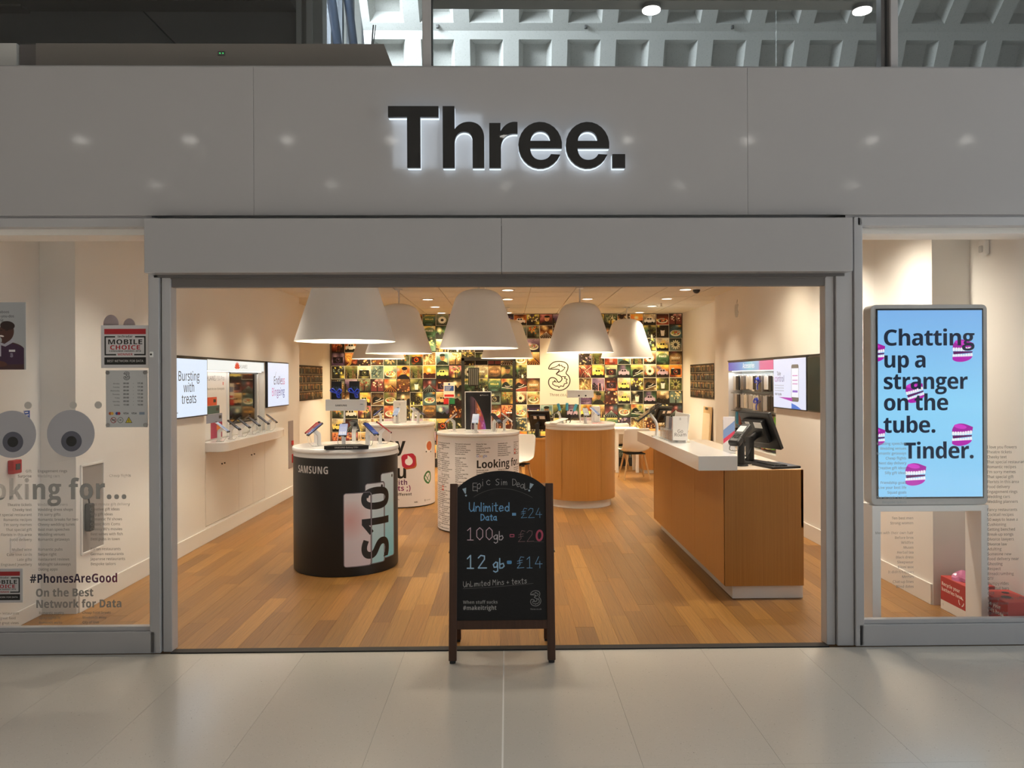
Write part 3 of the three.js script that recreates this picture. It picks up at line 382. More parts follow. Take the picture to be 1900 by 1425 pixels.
// ---------------------------------------------------------------- pendant lamps, ceiling fittings
{
  const prof = [[0.012, 0.655], [0.1, 0.65], [0.19, 0.622], [0.245, 0.575], [0.272, 0.52], [0.44, 0.0]];
  const spl = new THREE.SplineCurve(prof.slice(0, 5).map((p) => new THREE.Vector2(...p))).getPoints(14).map((p) => [p.x, p.y]);
  const outer = lathe([...spl, [0.44, 0]], 64), inner = lathe([[0.437, 0.0], ...spl.slice().reverse().map(([x, y]) => [Math.max(0.001, x - 0.006), y - 0.006])], 64), rim = new THREE.TorusGeometry(0.4385, 0.003, 6, 64).rotateX(PI / 2);
  const cord = cy(0.011, 0.011, HC - 2.63, 0, 0.655 + (HC - 2.63) / 2 - 0.005, 0, 10), rose = cy(0.05, 0.05, 0.02, 0, HC - 1.98 - 0.009, 0), bulb = new THREE.SphereGeometry(0.05, 16, 12).translate(0, 0.42, 0), cap = cy(0.025, 0.03, 0.16, 0, 0.54, 0, 12);
  const bm = glow([1, 0.83, 0.56], 9);
  const L = [[-1.432, -2.19, 'largest white dome pendant lamp, over the black display table'], [-0.31, -3.9, 'white dome pendant lamp over the display table printed with word lists'], [0.961, -5.45, 'white dome pendant lamp over the round oak display table'], [-1.43, -5.57, 'white dome pendant lamp over the white table with coloured icons'], [-2.16, -8.3, 'far left white dome pendant lamp, mostly hidden behind two others'], [0.0, -8.3, 'white dome pendant lamp in front of the dark door'], [2.025, -8.3, 'far right white dome pendant lamp near the photo wall']];
  for (const [x, z, l] of L) {
    const t = thing('pendant_lamp', l, 'lamp', [x, 1.98, z], 0, 'white dome pendant lamps');
    obj('shade', outer, M.shade, t); obj('shade_lining', [inner, rim], M.shadeIn, t); obj('cord', cord, M.trimWhite, t); obj('ceiling_rose', rose, M.trimWhite, t); obj('lamp_holder', cap, M.white, t); obj('bulb', bulb, bm, t);
    const p = new THREE.PointLight(new THREE.Color(1, 0.85, 0.62), 5.5, 0, 2); p.name = 'pendant_glow'; p.position.set(x, 2.4, z); p.castShadow = true; p.shadow.radius = 2.5; scene.add(p);
  }
  const ring = lathe([[0.075, 0.0], [0.098, 0.0], [0.098, 0.006], [0.075, 0.012]], 24), lens = cy(0.076, 0.076, 0.006, 0, 0.006, 0), lm = glow([1, 0.86, 0.66], 5);
  const ROW = ['first', 'second', 'third', 'fourth', 'fifth', 'sixth', 'seventh', 'eighth'], COL = ['leftmost', 'second from left', 'middle', 'second from right', 'rightmost'];
  for (const z of [-9.3, -8.1, -6.9, -5.7, -4.5, -3.3, -2.1, -0.9]) for (const x of [-2.385, -1.185, 0.015, 1.215, 2.415]) {
    if (L.some(([a, b]) => Math.hypot(a - x, b - z) < (b === -3.9 ? 0.75 : 0.42))) continue;
    const t = thing('ceiling_downlight', `shop ceiling downlight, ${ROW[Math.round((z + 9.3) / 1.2)]} row from the photo wall, ${COL[Math.round((x + 2.385) / 1.2)]}`, 'ceiling light', [x, HC - 0.008, z], 0, 'downlights in the shop ceiling');
    obj('trim_ring', ring, M.white, t); obj('lens', lens, lm, t);
    const back = z < -8.5, front = z > -3;
    spot('ceiling_downlight_beam', back ? new THREE.Color(1, 0.78, 0.43) : front ? new THREE.Color(1, 0.89, 0.72) : new THREE.Color(1, 0.84, 0.6), (back ? 18 : z < -7.5 ? 7 : 4.9) * (x > 2 && front ? 2.2 : 1), [x, HC - 0.03, z], x > 2 && z > -3.5 ? [2.9, 0.6, z - 0.3] : [x, 0, z], x > 2 && z > -3.5 ? 1.2 : 0.9, x > 2 && z > -3.5 ? 1 : 0.75, 3);
  }
  const c = thing('dome_camera', 'black security dome camera on the ceiling near the right wall', 'camera', [2.54, HC, -5.6]); obj('base_ring', cy(0.06, 0.06, 0.02, 0, -0.008, 0), M.white, c); obj('dome', new THREE.SphereGeometry(0.05, 20, 10, 0, 7, PI / 2, PI / 2).translate(0, -0.018, 0), M.black, c);
  const s = thing('ceiling_sprinkler', 'small sprinkler hanging from the ceiling between downlights', 'sprinkler', [2.47, HC, -7.6]); obj('stem', cy(0.012, 0.012, 0.05, 0, -0.022, 0, 12), M.chrome, s); obj('deflector', cy(0.022, 0.022, 0.004, 0, -0.05, 0, 12), M.chrome, s);
}

// ---------------------------------------------------------------- window graphics
{
  // lettering on the left pane
  const list = (c, rows, x, y, lh, size, al = 'left') => rows.forEach((s, i) => s && txt(c, s, x, y + i * lh, size, { w: 'normal', col: '#fff', al }));
  const decal = (name, label, x0, x1, y0, y1, mat, z = -0.026) => tag(obj(name, new THREE.PlaneGeometry(x1 - x0, y1 - y0).translate((x0 + x1) / 2, (y0 + y1) / 2, z), mat), label, 'lettering', 'window lettering');
  const G = [0.3, 0.29, 0.27], D = [0.2, 0.19, 0.18];
  decal('window_lettering', 'big grey words Looking for on the left window', -3.38, -2.29, 0.88, 1.08, vinyl(1090, 200, (c) => txt(c, 'Looking for...', 1085, 150, 168, { col: '#fff', al: 'right', sx: 0.93 }), [0.34, 0.33, 0.31]));
  const top = ['Engagement rings', 'Wedding cars'], mid = ['Wedding planners', 'Wedding dress shops', "I'm sorry gifts", 'Romantic breaks for two', 'Cheesy wedding tunes', 'Best man speeches', 'Wedding venues', 'Romantic getaways', '', 'Romantic pubs', 'Swipe right', 'Restaurant reviews', 'Midnight takeaways', 'Dating apps'];
  const left = ['Theatre tickets', 'Cheeky text', 'That special restaurant', 'Romantic recipes', "I'm sorry memes", 'That special gift', 'Florists in this area', 'Food delivery', '', 'Mulled wine', 'Cute love cards', 'Late gifts', 'Engraved jewellery'];
  const right = ['Last minute gift delivery', 'Creative gift ideas', 'Silly gift ideas', 'Romantic TV shows', 'Classic Rom Coms', "Cheesy 80's movies", 'Best wines with fish', 'Best pubs in town', '', 'Italian restaurants', 'German restaurants', 'Japanese restaurants', 'Bespoke tailors'];
  decal('window_lettering', 'small grey word list starting Engagement rings, middle of the left window', -2.836, -2.52, 0.46, 1.13, vinyl(632, 1340, (c) => { list(c, top, 4, 75, 60, 44); list(c, mid, 4, 480, 60, 44); }, G));
  decal('window_lettering', 'small grey word list cut by the left edge, left window', -3.3, -2.865, 0.46, 1.13, vinyl(870, 1340, (c) => { list(c, ['Gift', 'Surprise'], 860, 75, 60, 44, 'right'); list(c, left, 860, 480, 60, 44, 'right'); }, G));
  decal('window_lettering', 'small grey word list ending Bespoke tailors, left window', -2.53, -2.21, 0.46, 1.13, vinyl(640, 1340, (c) => { list(c, ['', 'Cheap flights'], 250, 75, 60, 44); list(c, right, 20, 480, 60, 44); }, G));
  const hash = (c) => txt(c, '#PhonesAreGood', 4, 84, 92, { col: '#fff', sx: 0.86 });
  const hm = vinyl(760, 110, hash, [1, 1, 1]); hm.map = canvasTex(760, 110, (c) => { const g = c.createLinearGradient(0, 0, 720, 0); g.addColorStop(0, '#1b1a30'); g.addColorStop(0.5, '#33193a'); g.addColorStop(1, '#7a1546'); c.fillStyle = g; c.fillRect(0, 0, 760, 110); });
  decal('window_lettering', 'dark purple hashtag PhonesAreGood on the left window', -2.887, -2.28, 0.405, 0.493, hm);
  decal('window_lettering', 'grey line On the Best Network for Data on the left window', -2.852, -2.25, 0.255, 0.405, vinyl(600, 150, (c) => { txt(c, 'On the Best', 2, 62, 66, { col: '#fff', sx: 0.93 }); txt(c, 'Network for Data', 2, 130, 66, { col: '#fff', sx: 0.93 }); }, G));
  decal('window_lettering', 'three lines of small grey words at the foot of the left window', -3.1, -2.4, 0.165, 0.262, vinyl(1400, 194, (c) => { list(c, ['Fine restaurants', 'Eat great food', 'Find great views'], 10, 50, 58, 40); list(c, ['Romantic poetry', 'Spicy nights in', 'Romantic walks'], 540, 50, 58, 40); list(c, ['Cheap hotel breaks', 'Weekends away', 'City of love'], 1060, 50, 58, 40); }, G));
  const rA = ['I love you flowers', 'Theatre tickets', 'Cheeky text', 'That special restaurant', 'Romantic recipes', "I'm sorry memes", 'That special gift', 'Florists in this area', 'Food delivery', 'Engagement rings', 'Wedding cars', 'Wedding planners'];
  const rB = ['Fancy restaurants', 'Cocktail recipes', '50 ways to leave a', 'Cushioning', 'Getting benched', 'Break-up songs', 'Divorce lawyers', 'Divorce law', 'Adulting', 'Someone new', 'Food delivery near', 'Ghosting', 'Respect', 'Breadcrumbing', 'DTF', 'Bumpy rides', 'Cocktail bars', 'OTP', 'Monogrammed cufflinks', '12 red roses', 'Eternity', 'Eternal bliss'];
  decal('window_lettering', 'dark grey word list starting I love you flowers, right window', 2.945, 3.42, 0.845, 1.225, vinyl(950, 760, (c) => list(c, rA, 4, 46, 61, 47), D));
  decal('window_lettering', 'dark grey word list starting Fancy restaurants, right window', 2.945, 3.42, 0.165, 0.84, vinyl(950, 1350, (c) => list(c, rB, 4, 46, 60.5, 47), D));
  decal('window_lettering', 'pale grey word list in front of the lit screen, right window', 2.19, 2.45, 0.86, 1.25, vinyl(520, 780, (c) => list(c, ['Wedding speeches', 'Wedding venues', 'Romantic getaways', 'Cheap flights', 'Next day delivery', 'Creative gift ideas', 'Silly gift ideas', '', 'Friendship goals', 'Live your best life', 'Squad goals', 'The struggle is real', 'Bespoke tailors'], 516, 44, 60, 44, 'right'), [0.42, 0.46, 0.5]));
  decal('window_lettering', 'pale grey word list over the open stand, right window', 2.19, 2.52, 0.2, 0.8, vinyl(660, 1200, (c) => list(c, ['Ten best men', 'Strong women', '', 'Men with their own hair', 'Before bros', 'Wildfire', 'Muses', 'Herbal tea', 'Black dress', 'Sleepwear', 'Bikini wax', "It didn't happen", 'Memes', 'Chat-up lines', 'Blind dates'], 600, 60, 60, 44, 'right'), [0.42, 0.4, 0.38]));
  // big stuck-on eyes and the round dots
  const eye = (x, y, r, l) => {
    const t = thing('window_eye', l, 'sticker', [x, y, -0.0275], 0, 'eye stickers on the left window'), disc = (q, d, dx, dy, dz) => cy(q, q, d, 0, 0, 0, 40).rotateX(PI / 2).translate(dx, dy, dz);
    obj('eyeball', disc(r, 0.001, 0, 0, 0), std([0.42, 0.41, 0.44], 0.5), t); const i = obj('iris', disc(r * 0.43, 0.001, 0.004, -0.046, 0.001), std([0.1, 0.1, 0.13], 0.5), t); obj('pupil', disc(r * 0.22, 0.001, 0.004, -0.046, 0.002), M.black, i);
  };
  eye(-2.635, 1.325, 0.143, 'round printed eye on the left window beside the opening hours sign'); eye(-2.985, 1.323, 0.143, 'round printed eye at the left edge of the left window');
  const egg = std([0.62, 0.5, 0.5], 0.5);
  for (const [x, y, r, l] of [[-2.392, 1.985, 0.046, 'larger pink egg shape behind the award sign'], [-2.282, 1.975, 0.036, 'smaller pink egg shape behind the award sign']]) tag(obj('egg_sticker', cy(r, r, 0.001, 0, 0, 0, 32).scale(1, 1, 1.25).rotateX(PI / 2).translate(x, y, -0.0285), egg), l, 'sticker');
  for (const [x, k] of [[-2.89, 'left of the round printed eyes'], [-2.62, 'above the right printed eye'], [-2.47, 'right of the printed eyes']]) tag(obj('dot_sticker', cy(0.022, 0.022, 0.001, 0, 0, 0, 24).rotateX(PI / 2).translate(x, 1.497, -0.0275), std([0.55, 0.52, 0.48], 0.6)), 'pale round dot on the left window ' + k, 'sticker');
  // award signs
  const award = canvasTex(512, 460, (c) => {
    c.fillStyle = '#c9c5c6'; c.fillRect(0, 0, 512, 460); c.fillStyle = '#a81d24'; c.fillRect(34, 38, 444, 58); c.strokeStyle = '#14110f'; c.lineWidth = 15; c.strokeRect(44, 124, 424, 194); c.fillStyle = '#c9c5c6'; c.fillRect(150, 108, 212, 40); c.fillRect(160, 296, 192, 40);
    txt(c, 'techradar', 256, 132, 34, { col: '#2b2725', al: 'center' }); txt(c, 'MOBILE', 256, 205, 74, { al: 'center', col: '#14110f', sx: 1.35 }); txt(c, 'CHOICE', 256, 262, 66, { al: 'center', col: '#a81d24', sx: 1.35 }); txt(c, 'CONSUMER AWARDS 2014', 256, 287, 24, { al: 'center', col: '#2b2725', sx: 1.15 }); txt(c, 'WINNER', 256, 326, 32, { al: 'center', col: '#a81d24', sx: 1.25 });
    c.fillStyle = '#14110f'; c.fillRect(34, 346, 444, 80); txt(c, 'BEST NETWORK FOR DATA', 256, 398, 33, { w: 'normal', al: 'center', col: '#d6d2d2' });
  });
  const sign = (name, label, cat, x0, x1, y0, y1, tex, th = 0.004, z = -0.02) => { const t = thing(name, label, cat, [(x0 + x1) / 2, (y0 + y1) / 2, z]); obj('board', rb(x1 - x0, y1 - y0, th, 0.001), M.white, t); obj('print', new THREE.PlaneGeometry(x1 - x0 - 0.002, y1 - y0 - 0.002).translate(0, 0, th / 2 + 0.0006), print(tex, 0.45), t); return t; };
  sign('award_sign', 'white award sign reading Mobile Choice with red bar, beside the entrance', 'sign', -2.447, -2.158, 1.72, 1.978, award);
  sign('award_sign', 'award sign cut by the left edge, low on the left window', 'sign', -3.16, -2.92, 0.31, 0.516, award);
  const hours = canvasTex(512, 700, (c) => {
    c.fillStyle = '#bcbcbc'; c.fillRect(0, 0, 512, 700); draw3(c, 222, 18, 76, 100, '#4a4a4a', 6);
    ['Monday', 'Tuesday', 'Wednesday', 'Thursday', 'Friday', 'Saturday', 'Sunday'].forEach((s, i) => { const y = 170 + i * 44; txt(c, s, 170, y, 22, { w: 'normal', col: '#333', al: 'right' }); txt(c, i === 6 ? '11:00' : '09:00', 215, y, 28, { col: '#222' }); txt(c, '-', 335, y, 28, { col: '#222' }); txt(c, i === 6 ? '16:00' : '17:30', 390, y, 28, { col: '#222' }); });
    [['#b5552a', '#d9a33a'], ['#1f3f8a', '#a8262b']].forEach(([a, b], i) => { c.fillStyle = a; c.beginPath(); c.arc(52 + i * 84, 530, 19, 0, 7); c.fill(); c.fillStyle = b; c.beginPath(); c.arc(76 + i * 84, 530, 19, 0, 7); c.fill(); });
    txt(c, 'VISA', 215, 540, 30, { col: '#222', f: 'sans-serif' }); txt(c, 'VISA', 315, 540, 30, { col: '#222' }); c.fillStyle = '#7b8796'; c.fillRect(412, 514, 66, 32);
    c.lineWidth = 7; c.strokeStyle = '#8e2a26'; c.beginPath(); c.arc(92, 612, 33, 0, 7); c.moveTo(70, 590); c.lineTo(114, 634); c.stroke(); c.lineWidth = 5; c.strokeStyle = '#333'; c.strokeRect(74, 606, 36, 10); c.beginPath(); c.arc(178, 612, 33, 0, 7); c.stroke(); txt(c, 'ID', 178, 622, 28, { al: 'center', col: '#333' });
    c.fillStyle = '#c9b41f'; c.strokeStyle = '#222'; c.beginPath(); c.moveTo(282, 575); c.lineTo(322, 645); c.lineTo(242, 645); c.closePath(); c.fill(); c.stroke(); txt(c, '!', 282, 638, 44, { al: 'center', col: '#222' });
  });
  const hs = sign('opening_hours_sign', 'grey opening hours sign on four round fixings, under the award sign', 'sign', -2.417, -2.168, 1.362, 1.706, hours, 0.006, -0.016);
  for (const sx of [-1, 1]) for (const sy of [-1, 1]) obj('fixing', cy(0.012, 0.012, 0.014, 0, 0, 0, 16).rotateX(PI / 2).translate(sx * 0.112, sy * 0.158, 0.0), M.chrome, hs);
  const staff = canvasTex(420, 760, (c) => {
    c.fillStyle = '#a3a4a6'; c.fillRect(0, 0, 420, 760); txt(c, 'taboos', 236, 122, 40, { col: '#222', al: 'right', w: 'normal' }); txt(c, 'say-you-dos', 290, 170, 40, { col: '#222', al: 'right', w: 'normal' }); txt(c, 'thing.', 180, 216, 40, { col: '#222', al: 'right', w: 'normal' });
    c.fillStyle = '#45282a'; c.beginPath(); c.moveTo(0, 500); c.bezierCurveTo(90, 420, 330, 430, 400, 520); c.lineTo(400, 760); c.lineTo(0, 760); c.fill(); c.fillStyle = '#3b1f3b'; c.beginPath(); c.moveTo(0, 520); c.bezierCurveTo(60, 470, 250, 420, 398, 520); c.lineTo(396, 700); c.lineTo(0, 700); c.fill();
    c.fillStyle = '#4a2a22'; c.beginPath(); c.ellipse(205, 330, 82, 110, 0.05, 0, 7); c.fill(); c.fillRect(150, 400, 100, 60); c.fillStyle = '#2a1714'; c.beginPath(); c.ellipse(215, 262, 82, 50, 0.1, 0, 7); c.fill(); c.fillStyle = '#e6dcd6'; c.beginPath(); c.ellipse(150, 380, 26, 9, 0.2, 0, 7); c.fill();
    c.fillStyle = '#1f1210'; c.fillRect(130, 312, 26, 8); c.fillRect(190, 312, 30, 8); c.fillStyle = '#a9a6b0'; c.beginPath(); c.moveTo(100, 470); c.lineTo(190, 500); c.lineTo(300, 440); c.lineTo(270, 410); c.lineTo(180, 470); c.lineTo(110, 440); c.fill(); c.fillRect(120, 480, 22, 130); c.fillStyle = '#d8d4d6'; c.fillRect(230, 535, 70, 24); draw3(c, 245, 575, 30, 45, '#8f8a9a', 4);
    c.fillStyle = '#5a332a'; c.beginPath(); c.ellipse(90, 690, 120, 36, 0.1, 0, 7); c.fill();
  });
  sign('staff_poster', 'grey poster of a man in a dark polo shirt, cut by the left edge', 'poster', -3.12, -2.895, 1.712, 2.119, staff, 0.002, -0.02);
}

// ---------------------------------------------------------------- lit screen on its stand in the right window
const teeth = (c, x, y, s, rot = 0) => {
  c.save(); c.translate(x, y); c.rotate(rot); c.scale(s, s);
  c.fillStyle = '#a3119c'; c.beginPath(); c.moveTo(-40, -8); c.bezierCurveTo(-42, -46, -8, -52, 20, -42); c.lineTo(46, -32); c.lineTo(42, -8); c.closePath(); c.fill(); c.fillStyle = '#d235c8'; c.beginPath(); c.ellipse(-6, -34, 26, 9, 0.15, 0, 7); c.fill();
  c.fillStyle = '#f3f3fb'; for (let i = 0; i < 8; i++) { c.beginPath(); c.roundRect(-40 + i * 10.4, -14 + (i > 4 ? (i - 4) * -1.5 : 0), 9.4, 15, 4); c.fill(); c.beginPath(); c.roundRect(-40 + i * 10.4, 12 - (i > 4 ? (i - 4) * 1.5 : 0), 9.4, 15, 4); c.fill(); }
  c.fillStyle = '#5c0a5c'; c.beginPath(); c.moveTo(-38, 2); c.lineTo(42, 0); c.lineTo(40, 6); c.lineTo(-36, 14); c.fill();
  c.fillStyle = '#b416ad'; c.beginPath(); c.moveTo(-40, 24); c.lineTo(42, 20); c.bezierCurveTo(34, 44, -26, 52, -40, 34); c.closePath(); c.fill(); c.restore();
};
{
  const t = thing('display_totem', 'portrait screen on white stand showing a blue advert, in the right window', 'screen', [2.718, 0, -0.25]);
  const W = 0.749; const body = roundRect(W, 1.283, 0.035); obj('screen_housing', ext(body, 0.1, 0.004).translate(0, 1.464, -0.108), std([0.5, 0.5, 0.5], 0.4), t);
  const lower = poly([[-W / 2, 0], [-W / 2, 0.81], [W / 2, 0.81], [W / 2, 0], [W / 2 - 0.042, 0], [W / 2 - 0.042, 0.778], [-W / 2 + 0.05, 0.778], [-W / 2 + 0.05, 0]]);
  obj('stand', ext(lower, 0.17, 0.003).translate(0, 0.0032, -0.17), M.gloss, t);
  obj('bezel', rb(0.696, 1.222, 0.006, 0.003, 0.002, 1.472, 0.0), M.black, t);
  const tex = canvasTex(1024, 1800, (c) => {
    const g = c.createLinearGradient(0, 0, 0, 1800); g.addColorStop(0, '#7fb6ee'); g.addColorStop(0.5, '#90d6fb'); g.addColorStop(1, '#8ccdf6'); c.fillStyle = g; c.fillRect(0, 0, 1024, 1800);
    const B = { col: '#0c1c33' };
    teeth(c, 830, 395, 2.4, 0.02); teeth(c, -20, 410, 2.0); teeth(c, 360, 795, 2.1, -0.25); teeth(c, 820, 1205, 2.4); teeth(c, -20, 1220, 2.0); teeth(c, 360, 1585, 2.4);
    [['Chatting', 340, 46], ['up a', 552, 46], ['stranger', 760, 46], ['on the', 965, 46], ['tube.', 1180, 46]].forEach(([s, y, x]) => txt(c, s, x, y, 216, { ...B, sx: s === 'Chatting' ? 1.1 : s === 'stranger' ? 1.03 : 1.05, sp: -10 })); txt(c, 'Tinder.', 250, 1430, 216, { ...B, sx: 1.04, sp: -10 });
  });
  obj('screen', new THREE.PlaneGeometry(0.676, 1.2).translate(0.002, 1.472, 0.0036), screenMat(tex, 1.0), t);
  areaLight('display_totem_glow', new THREE.Color(0.55, 0.8, 1), 0.8, 0.67, 1.19, [2.72, 1.472, -0.24], [2.72, 1.472, 3]);
}
// boxes and small things near the windows
{
  const boxTex = canvasTex(512, 420, (c) => { c.fillStyle = '#b62a22'; c.fillRect(0, 0, 512, 300); c.fillStyle = '#ece6e0'; c.fillRect(0, 300, 512, 120); txt(c, 'Recycle your', 20, 110, 62, { col: '#f3ece6' }); txt(c, 'batteries here', 20, 180, 62, { col: '#f3ece6' }); c.strokeStyle = '#f3ece6'; c.lineWidth = 14; for (let i = 0; i < 3; i++) { c.beginPath(); c.arc(425, 215, 48, i * 2.1, i * 2.1 + 1.4); c.stroke(); } txt(c, '1', 40, 370, 40, { col: '#555', w: 'normal' }); });
  const rbx = (pos, turn, l) => { const t = thing('recycling_box', l, 'box', pos, turn); obj('carton', rb(0.3, 0.235, 0.2, 0.004, 0, 0.1175, 0), std([0.5, 0.05, 0.04], 0.6), t); obj('front_print', new THREE.PlaneGeometry(0.296, 0.23).translate(0, 0.1175, 0.1008), print(boxTex, 0.6), t); obj('slot', [cy(0.03, 0.03, 0.002, 0.03, 0.2362, 0.03, 20), cy(0.022, 0.022, 0.002, -0.07, 0.2362, -0.03, 20)], M.black, t); return t; };
  const b1 = rbx([3.1705, 0.0, -0.605], -PI / 2 + 0.0, 'red battery recycling box on the floor behind the lit screen stand');
  b1.rotation.y = -PI / 2; rbx([3.21, 0, -0.235], -PI / 2, 'red recycling box at the right edge behind the right window');
  const bag = thing('plastic_bag', 'crumpled pink plastic bag lying on the recycling box', 'bag', [3.17, 0.236, -0.62]); const bg = new THREE.IcosahedronGeometry(0.08, 3), bp = bg.attributes.position; for (let i = 0; i < bp.count; i++) { const v = V(bp.getX(i), bp.getY(i), bp.getZ(i)), k = 1 + 0.12 * Math.sin(v.x * 70) * Math.cos(v.z * 60 + v.y * 50); bp.setXYZ(i, v.x * k * 1.1, Math.max(-0.001, v.y * k * 0.8), v.z * k); } bg.computeVertexNormals(); obj('film', bg, phy([0.75, 0.2, 0.42], 0.25, { transmission: 0.3, thickness: 0 }), bag);
  const pir = thing('motion_sensor', 'white motion sensor high on the wall in the right window', 'sensor', [3.333, 2.54, -0.62], 0); obj('housing', rb(0.05, 0.115, 0.06, 0.018, -0.025, 0, 0, 4), M.white, pir); obj('lens', rb(0.02, 0.05, 0.045, 0.009, -0.045, -0.015, 0), std([0.55, 0.55, 0.54], 0.3), pir);
  const cp = thing('fire_call_point', 'red fire alarm call point on the wall behind the left window', 'alarm', [-3.29, 1.075, -0.5]); obj('box', rb(0.04, 0.09, 0.09, 0.006, 0.02, 0, 0), M.red, cp); obj('glass_plate', rb(0.006, 0.04, 0.045, 0.002, 0.041, 0, 0), M.greyDark, cp);
  const pl = (n, x, y, z, w, h, tex, l) => tag(obj(n, new THREE.BoxGeometry(0.003, h, w).translate(x, y, z), print(tex, 0.6)), l, 'notice');
  pl('wall_notice', -3.2885, 1.39, -0.66, 0.07, 0.11, canvasTex(128, 200, (c) => { c.fillStyle = '#e8e6e2'; c.fillRect(0, 0, 128, 200); c.fillStyle = '#1f4c9c'; c.fillRect(8, 8, 112, 184); c.fillStyle = '#e8e6e2'; for (let i = 0; i < 5; i++) c.fillRect(24 + (i % 2) * 14, 24 + i * 32, 60, 12); }), 'small blue and white notice on the wall behind the left window');
  pl('wall_notice', -3.2885, 1.25, -0.68, 0.06, 0.06, canvasTex(100, 100, (c) => { c.fillStyle = '#b21f24'; c.fillRect(0, 0, 100, 100); c.fillStyle = '#eee'; c.fillRect(0, 42, 100, 16); }), 'small red notice with a white band, wall behind the left window');
  const sk = thing('wall_socket', 'white double wall socket low on the wall behind the left window', 'socket', [-3.29, 0.55, -0.55]); obj('plate', rb(0.012, 0.09, 0.15, 0.003, 0.006, 0, 0), M.gloss, sk); for (const z of [-0.035, 0.035]) obj('switch', rb(0.005, 0.02, 0.014, 0.001, 0.013, 0.02, z), M.white, sk);
  // grey hatch in the left wall and the brush hanging on it
  const h = thing('wall_hatch', 'grey recessed hatch panel in the left wall near the window', 'hatch', [XL, 0.72, -1.02]); obj('frame', [rb(0.012, 0.64, 0.016, 0.003, 0.006, 0, -0.15), rb(0.012, 0.64, 0.016, 0.003, 0.006, 0, 0.15), rb(0.012, 0.016, 0.31, 0.003, 0.006, 0.315, 0), rb(0.012, 0.016, 0.31, 0.003, 0.006, -0.315, 0)], M.white, h); obj('panel', bx(0.006, 0.62, 0.29, 0.003, 0, 0), std([0.3, 0.28, 0.27], 0.6), h);
  const br = thing('hanging_brush', 'black brush hanging by a cord on the grey wall hatch', 'brush', [XL + 0.01, 0.7, -0.93]); obj('bristle_body', rb(0.045, 0.2, 0.06, 0.012, 0.022, -0.04, 0, 3), M.blackMatt, br); obj('cord', tube([[0.02, 0.06, 0], [0.02, 0.1, 0.01], [0.02, 0.13, -0.006], [0.02, 0.16, 0.004]], 0.006), M.rubber, br);
}

// ---------------------------------------------------------------- round display tables
const TOP = 1.062;
function displayTable(x, z, name, label, wrap) {
  const t = thing(name, label, 'table', [x, 0, z], 0, 'round display tables'), R = 0.452;
  if (wrap) obj('printed_wrap', new THREE.CylinderGeometry(R, R, 0.972, 72, 1, true, -PI, 2 * PI).translate(0, 0.5, 0), wrap, t);
  else { for (const [a, n] of [[-0.62, 1.15], [0.53, 1.15], [1.68, 1.4], [3.08, 1.0], [4.08, 1.58]]) obj('oak_panel', uvm(new THREE.CylinderGeometry(R, R, 0.884, 18, 1, false, a + 0.004, n - 0.008).translate(0, 0.544, 0)), M.oak, t); obj('core', cy(R - 0.006, R - 0.006, 0.884, 0, 0.544, 0, 48), M.oak, t); }
  obj('plinth', wrap ? cy(R - 0.01, R - 0.01, 0.012, 0, 0.0065, 0, 48) : cy(0.4, 0.4, 0.102, 0, 0.0515, 0, 64), wrap ? M.black : M.gloss, t);
  obj('collar', cy(R - 0.002, R - 0.002, 0.038, 0, 1.005, 0, 64), M.white, t);
  obj('table_top', lathe([[0.001, 1.022], [0.452, 1.022], [0.459, 1.028], [0.461, 1.04], [0.459, 1.056], [0.453, TOP], [0.001, TOP]], 64), M.gloss, t);
  return t;
}
const wrapTex = (draw) => print(canvasTex(2040, 702, (c) => { c.scale(0.85, 0.85); draw(c); }), 0.42);
const wrapBlack = wrapTex((c) => {
  c.fillStyle = '#171514'; c.fillRect(0, 0, 2400, 826); txt(c, 'SAMSUNG', 868, 108, 72, { col: '#c8c4c2', sx: 0.8, sp: 2 });
  const ph = (x, y, w, h, a, b) => { c.fillStyle = '#0c0b0b'; c.beginPath(); c.roundRect(x - 9, y - 9, w + 20, h + 18, 24); c.fill(); c.fillStyle = '#b9aebf'; c.beginPath(); c.roundRect(x - 4, y - 4, w + 12, h + 8, 20); c.fill(); c.fillStyle = '#15131a'; c.beginPath(); c.roundRect(x - 2, y - 2, w + 6, h + 4, 18); c.fill(); const g = c.createLinearGradient(x, y, x + w, y + h); g.addColorStop(0, a); g.addColorStop(1, b); c.fillStyle = g; c.beginPath(); c.roundRect(x, y, w, h, 15); c.fill(); };
  ph(1545, 128, 150, 610, '#cfd9e0', '#79c4d6'); txt(c, 'S10', 1622, 742, 330, { col: '#171514', rot: -PI / 2, sx: 1.0 });
  ph(1415, 190, 155, 570, '#d2d4dc', '#9acbd8'); c.save(); c.beginPath(); c.rect(1415, 190, 155, 570); c.clip(); txt(c, 'S10', 1622, 742, 330, { col: '#171514', rot: -PI / 2 }); c.restore();
  ph(1262, 250, 190, 515, '#dcd6da', '#cfc4cf'); { const w = c.createRadialGradient(1300, 440, 0, 1300, 440, 150); w.addColorStop(0, '#cfa3a4'); w.addColorStop(1, '#cfa3a400'); c.fillStyle = w; c.fillRect(1263, 251, 187, 510); } c.save(); c.beginPath(); c.rect(1380, 250, 72, 515); c.clip(); txt(c, 'S10', 1622, 742, 330, { col: '#171514', rot: -PI / 2 }); c.restore();
  c.save(); c.beginPath(); c.rect(1570, 190, 60, 560); c.clip(); txt(c, 'S10', 1622, 742, 330, { col: '#171514', rot: -PI / 2 }); c.restore();
  c.fillStyle = '#111'; for (const [x, y] of [[1430, 278], [1552, 214], [1672, 152]]) { c.beginPath(); c.ellipse(x, y, 9, 12, 0, 0, 7); c.fill(); }
});
